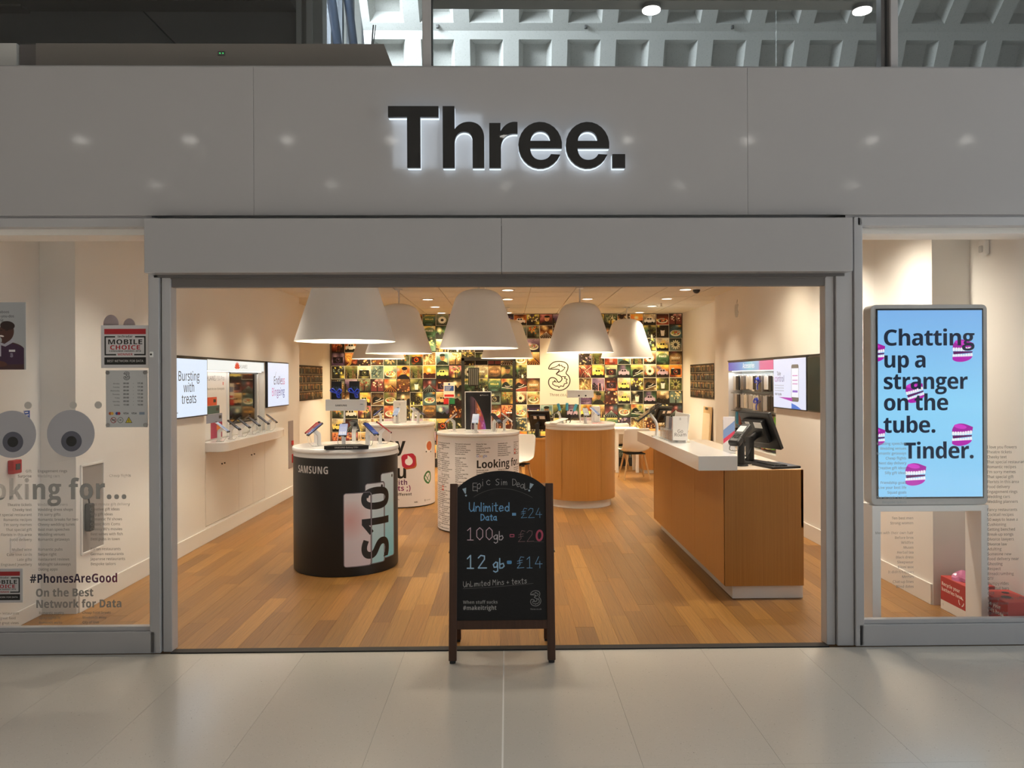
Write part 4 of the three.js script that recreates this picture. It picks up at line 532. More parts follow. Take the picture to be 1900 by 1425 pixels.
const wrapPay = wrapTex((c) => {
  c.fillStyle = '#e6e1e2'; c.fillRect(0, 0, 2400, 826); const B = { col: '#15120f', sp: -6 };
  txt(c, 'Pay', 968, 225, 205, B); txt(c, 'You', 968, 516, 205, B); txt(c, 'back with', 972, 586, 76, { col: '#5a2a5a', sx: 1 }); txt(c, 'benefits ;)', 972, 650, 80, { col: '#7a2560' }); txt(c, 'Just pick a different', 972, 704, 42, { col: '#222' }); txt(c, 'month on us.', 972, 748, 42, { col: '#222' }); txt(c, 'NBS', 1400, 790, 22, { col: '#444' }); txt(c, 'terms apply', 1560, 780, 14, { col: '#666', w: 'normal' }); c.fillStyle = '#444'; c.fillRect(1538, 764, 8, 22);
  c.save(); c.translate(1342, 330); c.rotate(-0.1); c.fillStyle = '#b05a20'; c.beginPath(); c.roundRect(-66, -62, 150, 150, 40); c.fill(); c.fillStyle = '#b3203c'; c.beginPath(); c.roundRect(-78, -78, 150, 150, 40); c.fill(); c.fillStyle = '#efe9e9'; c.beginPath(); c.moveTo(-8, -62); c.bezierCurveTo(60, -20, 56, 40, 0, 48); c.bezierCurveTo(-56, 40, -50, -16, -24, -26); c.bezierCurveTo(-14, -16, -10, -34, -8, -62); c.fill(); c.restore();
  c.fillStyle = '#f4f1ee'; c.strokeStyle = '#222'; c.lineWidth = 3; c.beginPath(); c.roundRect(1555, 126, 120, 128, 26); c.fill(); c.fillStyle = '#c8622a'; c.beginPath(); c.arc(1620, 182, 50, 0, 7); c.fill(); c.fillStyle = '#222'; c.fillRect(1556, 236, 18, 14); c.fillRect(1640, 242, 18, 12);
  c.lineWidth = 20; c.strokeStyle = '#2c6b34'; c.beginPath(); c.moveTo(1530, 520); c.quadraticCurveTo(1575, 440, 1630, 480); c.quadraticCurveTo(1660, 560, 1600, 590); c.quadraticCurveTo(1545, 580, 1530, 520); c.stroke(); c.lineWidth = 8; c.beginPath(); c.moveTo(1550, 500); c.lineTo(1612, 570); c.moveTo(1618, 490); c.lineTo(1560, 570); c.stroke();
});
const words = ['Sliding in the DMs', 'Flowers', 'Theatre tickets', 'OMG', 'Cheeky text', 'That special restaurant', 'What wine with seafood', 'Romantic recipes', "I'm sorry memes", 'That special gift', 'Florists in this area', 'Discreet delivery', 'Food delivery', 'I am sorry', 'Delete browser history', 'Engagement rings', 'Planes for two', 'Best proposal ideas', 'Fondue', 'Pub quiz', 'Bespoke tailors', 'Relationship goals', 'Living your best life', 'Outfit goals', 'The struggle is real', 'Mood board', 'Date night ideas', 'Handmade cards'];
const wrapWords = wrapTex((c) => {
  c.fillStyle = '#e9e5e6'; c.fillRect(0, 0, 2400, 826); const B = { col: '#15120f' };
  [560, 700, 807, 994, 1195, 1396, 1600, 1780, 1950].forEach((x, k) => { for (let i = 0; i < 44; i++) { const y = 34 + i * 18; if (x >= 1195 && x < 1700 && y > 150 && y < 262) continue; if ((i * 7 + k * 5) % 19 === 0) continue; txt(c, words[(i * 3 + k * 11) % words.length], x, y, 13.5, { col: '#2a2626' }); } });
  txt(c, 'Looking for...', 1192, 244, 96, { ...B, sx: 0.98, sp: -3 }); c.fillStyle = '#e9e5e6'; c.fillRect(1190, 122, 190, 32); txt(c, 'G', 1196, 146, 30, { col: '#4a6fc4', w: 'normal' }); txt(c, 'o', 1218, 146, 30, { col: '#b8433c', w: 'normal' }); txt(c, 'o', 1236, 146, 30, { col: '#c9a73a', w: 'normal' }); txt(c, 'gle', 1254, 146, 30, { col: '#4a6fc4', w: 'normal' });
  c.fillStyle = '#e9e5e6'; c.fillRect(990, 378, 200, 40); txt(c, 'Fast cheap food', 994, 408, 30, B); c.fillRect(700, 300, 190, 34); c.fillStyle = '#e9e5e6'; c.fillRect(690, 296, 300, 40); txt(c, 'On going', 800, 326, 30, { ...B, w: 'normal' });
  c.fillStyle = '#c8402e'; for (const [x, y] of [[1606, 92], [812, 420]]) { c.fillRect(x, y, 30, 44); } c.fillStyle = '#f4efe9'; for (const [x, y] of [[1612, 102], [818, 430]]) c.fillRect(x, y, 18, 20);
});
displayTable(-1.431, -2.19, 'display_table', 'round display table wrapped in black with a phone advert', wrapBlack);
displayTable(-1.418, -5.57, 'display_table', 'round white display table printed with coloured icons and the word You', wrapPay);
displayTable(-0.323, -3.9, 'display_table', 'round white display table covered in printed word lists, behind the chalkboard', wrapWords);
displayTable(0.95, -5.405, 'display_table', 'round oak display table with a white plinth and white top', null);

// ---------------------------------------------------------------- phones on security stands
const phoneScreen = (a, b) => canvasTex(96, 200, (c) => { const g = c.createLinearGradient(0, 0, 96, 200); g.addColorStop(0, a); g.addColorStop(1, b); c.fillStyle = g; c.fillRect(0, 0, 96, 200); c.fillStyle = '#dfe8f4'; for (let i = 0; i < 8; i++) c.fillRect(10 + (i % 4) * 20, 140 + Math.floor(i / 4) * 24, 12, 12); });
const scr = [['#4f74c8', '#7fa3e0'], ['#27438f', '#3f6ad0'], ['#cfd9ea', '#8aa0c8'], ['#1b1b22', '#30303c'], ['#3d4a86', '#8b5aa0']].map((p) => screenMat(phoneScreen(...p), 0.55));
const standProto = (() => {
  const t = new THREE.Group(); t.name = 'phone_stand';
  obj('base', lathe([[0.001, 0], [0.03, 0], [0.03, 0.005], [0.026, 0.008], [0.001, 0.008]], 24), M.gloss, t);
  const prof = poly([[-0.012, 0], [0.012, 0], [0.014, 0.085], [0.042, 0.118], [0.03, 0.136], [-0.008, 0.108], [-0.012, 0.09]]);
  obj('post', ext(prof, 0.03, 0.002).translate(0, 0.008, -0.015).rotateY(PI / 2), M.gloss, t);
  obj('cable', tube([[0.01, 0.11, -0.05], [0.03, 0.12, -0.075], [0.04, 0.06, -0.09], [0.03, 0.006, -0.06], [0.01, 0.006, -0.01]], 0.0028, 18, 5), M.white, t);
  return t;
})();
function phoneAt(x, y, z, turn, label, standLabel, group, k, body = M.black) {
  const s = standProto.clone(); s.name = numbered('phone_stand'); s.position.set(x, y, z); s.rotation.y = turn + PI; s.userData = { label: standLabel, category: 'stand', group: 'stands: ' + group }; scene.add(s);
  const p = thing('phone', label, 'phone', [x + Math.sin(turn) * 0.034, y + 0.148, z + Math.cos(turn) * 0.034], 0, group);
  p.rotation.set(-0.9, turn, 0, 'YXZ');
  obj('body', rb(0.074, 0.155, 0.009, 0.004, 0, 0, 0), body, p); obj('screen', new THREE.PlaneGeometry(0.068, 0.146).translate(0, 0, 0.0052), scr[k % scr.length], p);
  obj('clamp', [rb(0.018, 0.014, 0.014, 0.003, -0.022, -0.078, 0), rb(0.018, 0.014, 0.014, 0.003, 0.022, -0.078, 0), rb(0.03, 0.012, 0.014, 0.003, 0, 0.079, 0)], M.rubber, p);
  return p;
}
const D = PI / 180, redBody = std([0.35, 0.02, 0.03], 0.3), silver = std([0.6, 0.6, 0.62], 0.3, { metalness: 0.6 });
function ringOf(cx, cz, list, where, group) {
  for (const [a, r, k, body, l] of list) phoneAt(cx + r * Math.sin(a * D), TOP, cz + r * Math.cos(a * D), a * D, l + ' on the ' + where, 'white security stand under the ' + l + ', ' + where, group, k, body);
}
ringOf(-1.431, -2.19, [[6, 0.2, 0, M.black, 'blue lit phone at the front'], [-62, 0.24, 1, M.black, 'dark blue phone at the left'], [-108, 0.3, 3, redBody, 'dark red phone at the far left'], [62, 0.24, 1, M.black, 'bright blue phone at the right'], [108, 0.3, 3, redBody, 'red phone at the far right'], [176, 0.26, 3, M.black, 'black backed phone at the rear']], 'black display table', 'phones on the black display table');
ringOf(-1.418, -5.57, [[-70, 0.26, 1, M.black, 'blue phone at the left'], [-12, 0.12, 2, silver, 'grey phone at the front'], [70, 0.26, 3, M.black, 'black phone at the right'], [150, 0.28, 3, silver, 'silver phone at the rear']], 'white table with coloured icons', 'phones on the white icon table');
ringOf(-0.323, -3.9, [[-78, 0.27, 3, silver, 'silver edged phone at the left'], [-4, 0.24, 2, silver, 'grey phone at the front'], [48, 0.24, 3, M.black, 'dark phone right of centre'], [84, 0.29, 3, silver, 'silver edged phone at the right']], 'table printed with word lists', 'phones on the word list table');
ringOf(0.95, -5.405, [[-105, 0.26, 3, M.black, 'black phone at the left'], [8, 0.3, 3, M.black, 'dark phone at the front'], [52, 0.2, 2, silver, 'silver phone at the right']], 'round oak table', 'phones on the round oak table');
// things on the black table
{
  const w = thing('price_block', 'black wedge with white lettering on the front of the black display table', 'block', [-1.335, TOP, -1.83], 0.12);
  obj('wedge', ext(poly([[-0.18, 0], [0.18, 0], [0.1, 0.16], [-0.1, 0.16]]), 0.03, 0.001).rotateX(-PI / 2).translate(0, 0.0012, 0.09), M.blackMatt, w);
  obj('lettering', new THREE.PlaneGeometry(0.35, 0.028).translate(0, 0.0165, 0.0918), print(canvasTex(700, 56, (c) => { c.fillStyle = '#12100f'; c.fillRect(0, 0, 700, 56); txt(c, 'SAMSUNG Galaxy S10+', 350, 40, 36, { col: '#b9b4b0', al: 'center' }); }), 0.6), w);
  w.position.set(-1.345, TOP, -1.83);
  const tp = thing('header_sign', 'white header panel on a pole above the black display table', 'sign', [-1.441, TOP, -2.17]);
  obj('pole', [cy(0.008, 0.008, 0.31, 0, 0.155, 0, 12), cy(0.05, 0.05, 0.006, 0, 0.003, 0)], M.white, tp);
  obj('panel', rb(0.345, 0.1, 0.1, 0.004, 0.018, 0.355, 0.0), M.gloss, tp); obj('lettering', new THREE.PlaneGeometry(0.34, 0.096).translate(0.018, 0.355, 0.0506), print(canvasTex(700, 200, (c) => { c.fillStyle = '#e8e6e6'; c.fillRect(0, 0, 700, 200); txt(c, 'SAMSUNG', 170, 122, 44, { col: '#111' }); txt(c, 'S10+', 620, 96, 26, { col: '#333' }); }), 0.5), tp);
  const boxTex = canvasTex(128, 220, (c) => { c.fillStyle = '#0e0f12'; c.fillRect(0, 0, 128, 220); txt(c, 'S10', 64, 108, 58, { col: '#2d4a63', al: 'center' }); });
  for (const [x, l] of [[-1.505, 'black phone box with blue bow, left one on the white header panel'], [-1.348, 'black phone box with blue bow, right one on the white header panel']]) {
    const t = thing('phone_box', l, 'box', [x, TOP + 0.4052, -2.16], 0.1); obj('carton', rb(0.088, 0.16, 0.05, 0.002, 0, 0.08, 0), M.black, t); obj('print', new THREE.PlaneGeometry(0.086, 0.158).translate(0, 0.08, 0.0256), print(boxTex, 0.4), t);
    obj('ribbon_bow', [tube([[-0.046, 0.075, 0.026], [-0.01, 0.06, 0.034], [0.02, 0.04, 0.036], [0.046, 0.08, 0.026]], 0.006, 12, 5), tube([[0, 0.06, 0.032], [-0.034, 0.095, 0.04], [-0.05, 0.075, 0.042], [0, 0.055, 0.034]], 0.007, 14, 5), tube([[0.006, 0.056, 0.034], [0.012, 0.02, 0.042], [0.032, 0.018, 0.042], [0.01, 0.055, 0.036]], 0.008, 14, 5), tube([[0, 0.055, 0.034], [0.03, 0.09, 0.04], [0.045, 0.07, 0.04], [0, 0.055, 0.034]], 0.006, 14, 5)], M.blueRibbon, t);
  }
}
{ // boxes and frames standing on the other tables
  const t = thing('phone_box', 'white phone box with a grey phone picture on the white icon table', 'box', [-1.43, TOP, -5.62]); obj('carton', rb(0.17, 0.29, 0.06, 0.003, 0, 0.1455, 0), M.white, t);
  obj('print', new THREE.PlaneGeometry(0.166, 0.286).translate(0, 0.1455, 0.0306), print(canvasTex(166, 286, (c) => { c.fillStyle = '#efeae4'; c.fillRect(0, 0, 166, 286); txt(c, 'G', 84, 58, 34, { col: '#888', al: 'center', w: 'normal' }); }), 0.5), t);
  const f = thing('poster_frame', 'upright framed phone advert with a purple and orange picture on the word list table', 'poster', [-0.325, TOP, -3.98], 0.0);
  obj('frame', rb(0.3, 0.436, 0.014, 0.003, 0, 0.2185, 0), M.white, f);
  obj('print', new THREE.PlaneGeometry(0.282, 0.418).translate(0, 0.2185, 0.0076), print(canvasTex(420, 620, (c) => {
    c.fillStyle = '#1c1a1b'; c.fillRect(0, 0, 420, 620); txt(c, 'iPhone XS', 380, 58, 26, { col: '#ddd', al: 'right', w: 'normal' }); c.fillStyle = '#ddd'; c.beginPath(); c.arc(250, 50, 9, 0, 7); c.fill();
    c.save(); c.beginPath(); c.moveTo(75, 70); c.quadraticCurveTo(120, 60, 160, 120); c.quadraticCurveTo(300, 330, 340, 620); c.lineTo(75, 620); c.closePath(); c.clip(); const g = c.createLinearGradient(75, 0, 340, 0); g.addColorStop(0, '#3a2b33'); g.addColorStop(0.3, '#6b4a5a'); g.addColorStop(0.5, '#c2703c'); g.addColorStop(0.75, '#a33f86'); g.addColorStop(1, '#7a5ac0'); c.fillStyle = g; c.fillRect(0, 0, 420, 620); for (let i = 0; i < 26; i++) { c.fillStyle = pick(['#e0a45c', '#d8b4d8', '#8a3f9a', '#b0523a', '#6a4ab0']); c.globalAlpha = 0.6; c.beginPath(); c.ellipse(rr(170, 330), rr(200, 600), rr(5, 22), rr(10, 50), rr(-0.6, 0.2), 0, 7); c.fill(); } c.globalAlpha = 1; c.fillStyle = '#2a2022'; c.fillRect(140, 130, 14, 500); c.restore();
  }), 0.35), f);
  obj('foot', rb(0.3, 0.01, 0.07, 0.003, 0, 0.0052, 0), M.white, f);
  const h = thing('header_sign', 'white header panel with two dark holes above the round oak table', 'sign', [0.957, TOP, -5.42]); obj('pole', [cy(0.008, 0.008, 0.325, 0, 0.1625, 0, 12), cy(0.05, 0.05, 0.006, 0, 0.003, 0)], M.white, h); obj('panel', rb(0.345, 0.1, 0.1, 0.004, 0, 0.374, 0), M.gloss, h); for (const x of [-0.02, 0.068]) obj('hole', cy(0.011, 0.011, 0.004, 0, 0, 0, 16).rotateX(PI / 2).translate(x, 0.35, 0.0505), M.black, h);
  const s = thing('speaker_unit', 'white upright rounded box on the round oak table', 'speaker', [1.17, TOP, -5.47]); obj('housing', rb(0.105, 0.21, 0.07, 0.014, 0, 0.105, 0, 3), M.gloss, s); obj('grille', rb(0.08, 0.045, 0.01, 0.004, 0, 0.13, 0.034), std([0.62, 0.62, 0.6], 0.6), s);
  const ls = thing('leaflets', 'red and white leaflets fanned out on the round oak table', 'leaflet', [1.2, TOP, -5.22]); for (let i = 0; i < 4; i++) obj('leaflet', bx(0.1, 0.001, 0.15).rotateY(i * 0.35).translate(i * 0.03 - 0.06, 0.0008 + i * 0.0011, 0.0), std(i % 2 ? '#d9b0aa' : '#c2463e', 0.6), ls);
  for (const [x, z, a, l] of [[0.725, -5.33, -0.25, 'left teal bag hung on the oak table stand'], [0.765, -5.32, 0.05, 'middle teal bag hung on the oak table stand'], [0.81, -5.31, 0.35, 'right teal bag hung on the oak table stand']]) { const t2 = thing('alarm_tag', l, 'bag', [x, TOP, z]); obj('pouch', rb(0.036, 0.1, 0.03, 0.01, 0, 0.21, 0).rotateZ(-a), std([0.06, 0.32, 0.45], 0.5), t2); obj('stalk', rod([0, 0, 0], [a * 0.17, 0.175, 0], 0.006), M.black, t2); }
  const fg = thing('angled_tablet', 'white tablet lying at an angle on the round oak table', 'tablet', [0.66, TOP, -5.17], 0.5); obj('body', rb(0.2, 0.01, 0.14, 0.004, 0, 0, 0).rotateZ(0.28).translate(0, 0.035, 0), M.gloss, fg); obj('prop', rb(0.02, 0.055, 0.06, 0.003, 0.06, 0.0275, 0), M.acrylic, fg);
}

// ---------------------------------------------------------------- left wall: screens, niche, cupboards, shelf
const wallScreen = (label, x, dir, z0, z1, y0, y1, tex, k = 1) => {             // dir +1 faces right, -1 faces left
  const w = z1 - z0, h = y1 - y0, t = thing('wall_screen', label, 'screen', [x, (y0 + y1) / 2, (z0 + z1) / 2], dir * PI / 2);
  obj('bezel', rb(w, h, 0.03, 0.004, 0, 0, 0.016), M.black, t); obj('panel', new THREE.PlaneGeometry(w - 0.024, h - 0.024).translate(0, 0, 0.0316), tex ? screenMat(tex, k) : phy([0.02, 0.03, 0.03], 0.15, { specularIntensity: 0.12 }), t);
  if (tex) areaLight('wall_screen_glow', new THREE.Color(0.85, 0.92, 1), 0.5, w - 0.05, h - 0.05, [x + dir * 0.04, (y0 + y1) / 2, (z0 + z1) / 2], [x + dir, (y0 + y1) / 2, (z0 + z1) / 2]);
  return t;
};
{
  wallScreen('lit wall screen reading Bursting with treats, beside the entrance', XL, 1, -3.12, -2.3, 1.285, 1.855, canvasTex(820, 570, (c) => { c.fillStyle = '#dbeafc'; c.fillRect(0, 0, 820, 570); ['Bursting', 'with', 'treats'].forEach((s, i) => txt(c, s, 372, 215 + i * 112, 128, { col: '#15161c', al: 'center', sx: 1.06, w: 'normal' })); txt(c, 'treats', 372, 439, 128, { col: '#15161c', al: 'center', sx: 1.06, w: 'normal' }); txt(c, 'Go Roam', 20, 530, 22, { col: '#444' }); }), 1.0);
  wallScreen('lit wall screen reading Endless Bingeing, right of the niche', XL, 1, -6.0, -5.06, 1.285, 1.868, canvasTex(940, 584, (c) => { c.fillStyle = '#dfe8fb'; c.fillRect(0, 0, 940, 584); const g = c.createLinearGradient(250, 0, 720, 0); g.addColorStop(0, '#1c1420'); g.addColorStop(0.55, '#4a1f4a'); g.addColorStop(1, '#d03a6a'); c.fillStyle = g; c.font = 'normal 150px sans-serif'; c.textAlign = 'center'; c.fillText('Endless', 500, 290); const q = c.createLinearGradient(150, 0, 700, 0); q.addColorStop(0, '#e07aa8'); q.addColorStop(1, '#2a2f86'); c.fillStyle = q; c.fillText('Bingeing', 450, 445); c.strokeStyle = '#2a2a40'; c.lineWidth = 5; c.beginPath(); c.moveTo(360, 120); c.lineTo(300, 190); c.stroke(); }), 1.0);
  struct('trim_6', [rspan(XL, XL + 0.012, 1.856, 1.872, -6.0, -2.3, 0.002)], M.black, 'thin black strip along the top of the left wall screens');
  // niche back, lit header, dark display panel
  const n = thing('niche_display', 'white display niche in the left wall with a lit header', 'display', [XL - 0.09, 1.0, -4.084]);
  obj('back_panel', bx(0.012, 0.715, 1.89, 0.0065, 0.3705, 0), M.gloss, n);
  const nh = thing('lit_header', 'lit white header box with a red petal emblem over the left niche', 'sign', [XL - 0.09, 1.0, -4.084]); obj('header', rb(0.074, 0.116, 1.88, 0.003, 0.052, 0.796, 0), M.white, nh); obj('strip_light', rb(0.02, 0.008, 1.8, 0.002, 0.06, 0.734, 0), glow([1, 0.98, 0.92], 2.5), nh); areaLight('niche_strip_glow', new THREE.Color(1, 0.97, 0.9), 9, 1.8, 0.02, [XL - 0.03, 1.728, -4.084], [XL - 0.06, 0.5, -4.084]);
  const ht = canvasTex(1880, 116, (c) => { c.fillStyle = '#f2f6f2'; c.fillRect(0, 0, 1880, 116); c.save(); c.translate(920, 88); c.scale(1.6, 1.5); c.fillStyle = '#d8432f'; for (let i = 0; i < 8; i++) { c.save(); c.rotate(-1.35 + i * 0.386); c.beginPath(); c.ellipse(0, -28, 8, 26, 0, 0, 7); c.fill(); c.restore(); } c.restore(); txt(c, 'HUAWEI', 1000, 84, 62, { col: '#8a8a86', w: 'normal', sx: 1.1 }); });
  const hp = obj('lit_header_panel', new THREE.PlaneGeometry(1.87, 0.11).rotateY(PI / 2).translate(0.0898, 0.796, 0), screenMat(ht, 0.95), nh);
  obj('graphic_panel', new THREE.PlaneGeometry(0.68, 0.7).rotateY(PI / 2).translate(0.0135, 0.37, 0.49), print(canvasTex(700, 720, (c) => { c.fillStyle = '#eceae8'; c.fillRect(0, 0, 700, 720); txt(c, 'HUAWEI', 120, 86, 70, { col: '#333', w: 'normal' }); txt(c, 'P30 Pro', 400, 86, 70, { col: '#9a9a9a', w: 'normal' }); c.fillStyle = '#c22'; c.fillRect(590, 104, 22, 34); txt(c, 'Rewrite the rules of photography', 140, 190, 34, { col: '#555', w: 'normal' }); [['#d4502e', 110, 268, 300, 92], ['#2f5a58', 110, 362, 380, 88], ['#8a93a8', 110, 452, 460, 96], ['#9a1c4a', 230, 548, 340, 172]].forEach(([q, x, y, w, h], i) => { c.fillStyle = q; c.fillRect(x, y, w, h); if (i < 3) { c.fillStyle = '#1a1a1c'; c.fillRect(x + w - 100, y + 24, 76, 34); } else { c.fillStyle = '#d87a2e'; c.beginPath(); c.ellipse(x + 230, y + 60, 60, 50, 0, 0, 7); c.fill(); } }); }), 0.4), n);
  for (const [z0, z1] of [[0.13, 0], [-0.88, 0]]) obj('divider', bx(0.02, 0.7, 0.03, 0.023, 0.37, z0), M.white, n);
  const dk = obj('dark_screen', rb(0.9, 0.56, 0.008, 0.003, 0, 0.1, -0.002), M.black, n); dk.position.set(0.022, 0.345, -0.376); dk.rotation.y = PI / 2; obj('glass', rb(0.93, 0.58, 0.012, 0.003, 0, 0.1, 0), phy([0.012, 0.013, 0.016], 0.06, { clearcoat: 1, clearcoatRoughness: 0.03 }), dk); obj('top_bar', rb(0.96, 0.02, 0.02, 0.003, 0.02, 0.374, 0.004), M.black, dk); obj('base_strip', rb(0.93, 0.02, 0.018, 0.003, 0, -0.195, 0.002), M.black, dk);
  // shelf
  const sh = thing('niche_shelf', 'white rounded shelf carrying a row of phones in the left wall niche', 'shelf', [XL, 0, 0]);
  const s = new THREE.Shape(); const za = 3.14, zb = 5.6, o = 0.2; s.moveTo(-0.085, za); s.lineTo(o - 0.09, za); s.quadraticCurveTo(o, za + 0.005, o, za + 0.11); s.lineTo(o, 5.0); s.quadraticCurveTo(o - 0.02, 5.45, 0.002, zb); s.lineTo(0.002, 5.03); s.lineTo(-0.085, 5.03); s.closePath();
  obj('slab', ext(s, 0.086, 0.003, 16).rotateX(-PI / 2).translate(0, 0.918, 0), M.gloss, sh);
  // cupboards under the shelf
  const cb = thing('wall_cupboard', 'white cupboard with flush doors under the niche shelf', 'cupboard', [XL, 0, 0]);
  obj('carcass', span(-0.088, -0.012, 0.162, 0.908, -5.03, -3.14), M.white, cb);
  [[-4.088, -3.138, -3.573, -3.65], [-4.572, -4.092, -4.52, 0], [-5.03, -4.576, -4.62, 0]].forEach(([a, b, k, k2]) => { const d = obj('door', rspan(-0.012, 0.001, 0.165, 0.905, a, b, 0.002), M.wall, cb); for (const q of [k, k2]) if (q) obj('knob', cy(0.008, 0.008, 0.012, 0, 0, 0, 14).rotateZ(PI / 2).translate(0.006, 0.75, q), M.greyDark, d); });
  [[-3.32, 'white topped phone nearest the entrance', silver, 2], [-3.66, 'dark phone second from the entrance', M.black, 3], [-3.98, 'dark phone third from the entrance', M.black, 3], [-4.32, 'dark phone fourth from the entrance', M.black, 3], [-4.66, 'grey phone fifth from the entrance', M.black, 3], [-4.98, 'gold edged phone farthest from the entrance', std([0.5, 0.36, 0.2], 0.3), 3]].forEach(([z, l, b, k]) => phoneAt(XL + 0.07, 1.0075, z, PI / 2, l + ' on the niche shelf', 'clear security stand under the ' + l + ', niche shelf', 'phones on the niche shelf', k, b));
  // narrow niche further in, collage poster on both side walls
  const nn = thing('wall_panel', 'narrow mauve panel with red goods low on the left wall behind the black table', 'panel', [XL, 0.73, -6.18]); obj('panel', rb(0.01, 0.66, 0.22, 0.002, 0.005, 0, 0), std([0.34, 0.3, 0.31], 0.7), nn); obj('goods', [rb(0.02, 0.06, 0.06, 0.004, 0.018, 0.02, -0.04), rb(0.02, 0.12, 0.05, 0.004, 0.018, -0.2, -0.05)], M.red, nn);
  const col = canvasTex(640, 360, (c) => { c.fillStyle = '#1c150f'; c.fillRect(0, 0, 640, 360); for (let r = 0; r < 4; r++) for (let i = 0; i < 24; i++) { c.fillStyle = pick(['#6b5230', '#8f6d3c', '#3d3a2a', '#5a6a5c', '#7a3b22', '#a88a58', '#2a2620', '#46506a', '#b09a72']); c.fillRect(i * 27 + rr(0, 8), r * 90 + rr(4, 26), rr(8, 20), rr(40, 66)); c.fillStyle = pick(['#c49a70', '#a8784e', '#6a4328', '#e0c49a']); c.beginPath(); c.ellipse(i * 27 + 13, r * 90 + 22, 7, 9, 0, 0, 7); c.fill(); } c.fillStyle = '#c8bda2'; for (let r = 1; r < 4; r++) c.fillRect(0, r * 90 - 2, 640, 3); });
  const poster = (x, turn, l) => { const t = thing('collage_poster', l, 'poster', [x - Math.sign(x) * 0.004, 1.582, -8.2], turn); obj('board', rb(1.55, 0.57, 0.008, 0.002, 0, 0, 0.004), M.blackMatt, t); obj('print', new THREE.PlaneGeometry(1.54, 0.56).translate(0, 0, 0.0088), print(col, 0.6), t); };
  poster(-3.27, PI / 2, 'brown photo collage poster on the left wall beside the photo wall'); poster(3.27, -PI / 2, 'brown photo collage poster on the right wall beside the photo wall');
}

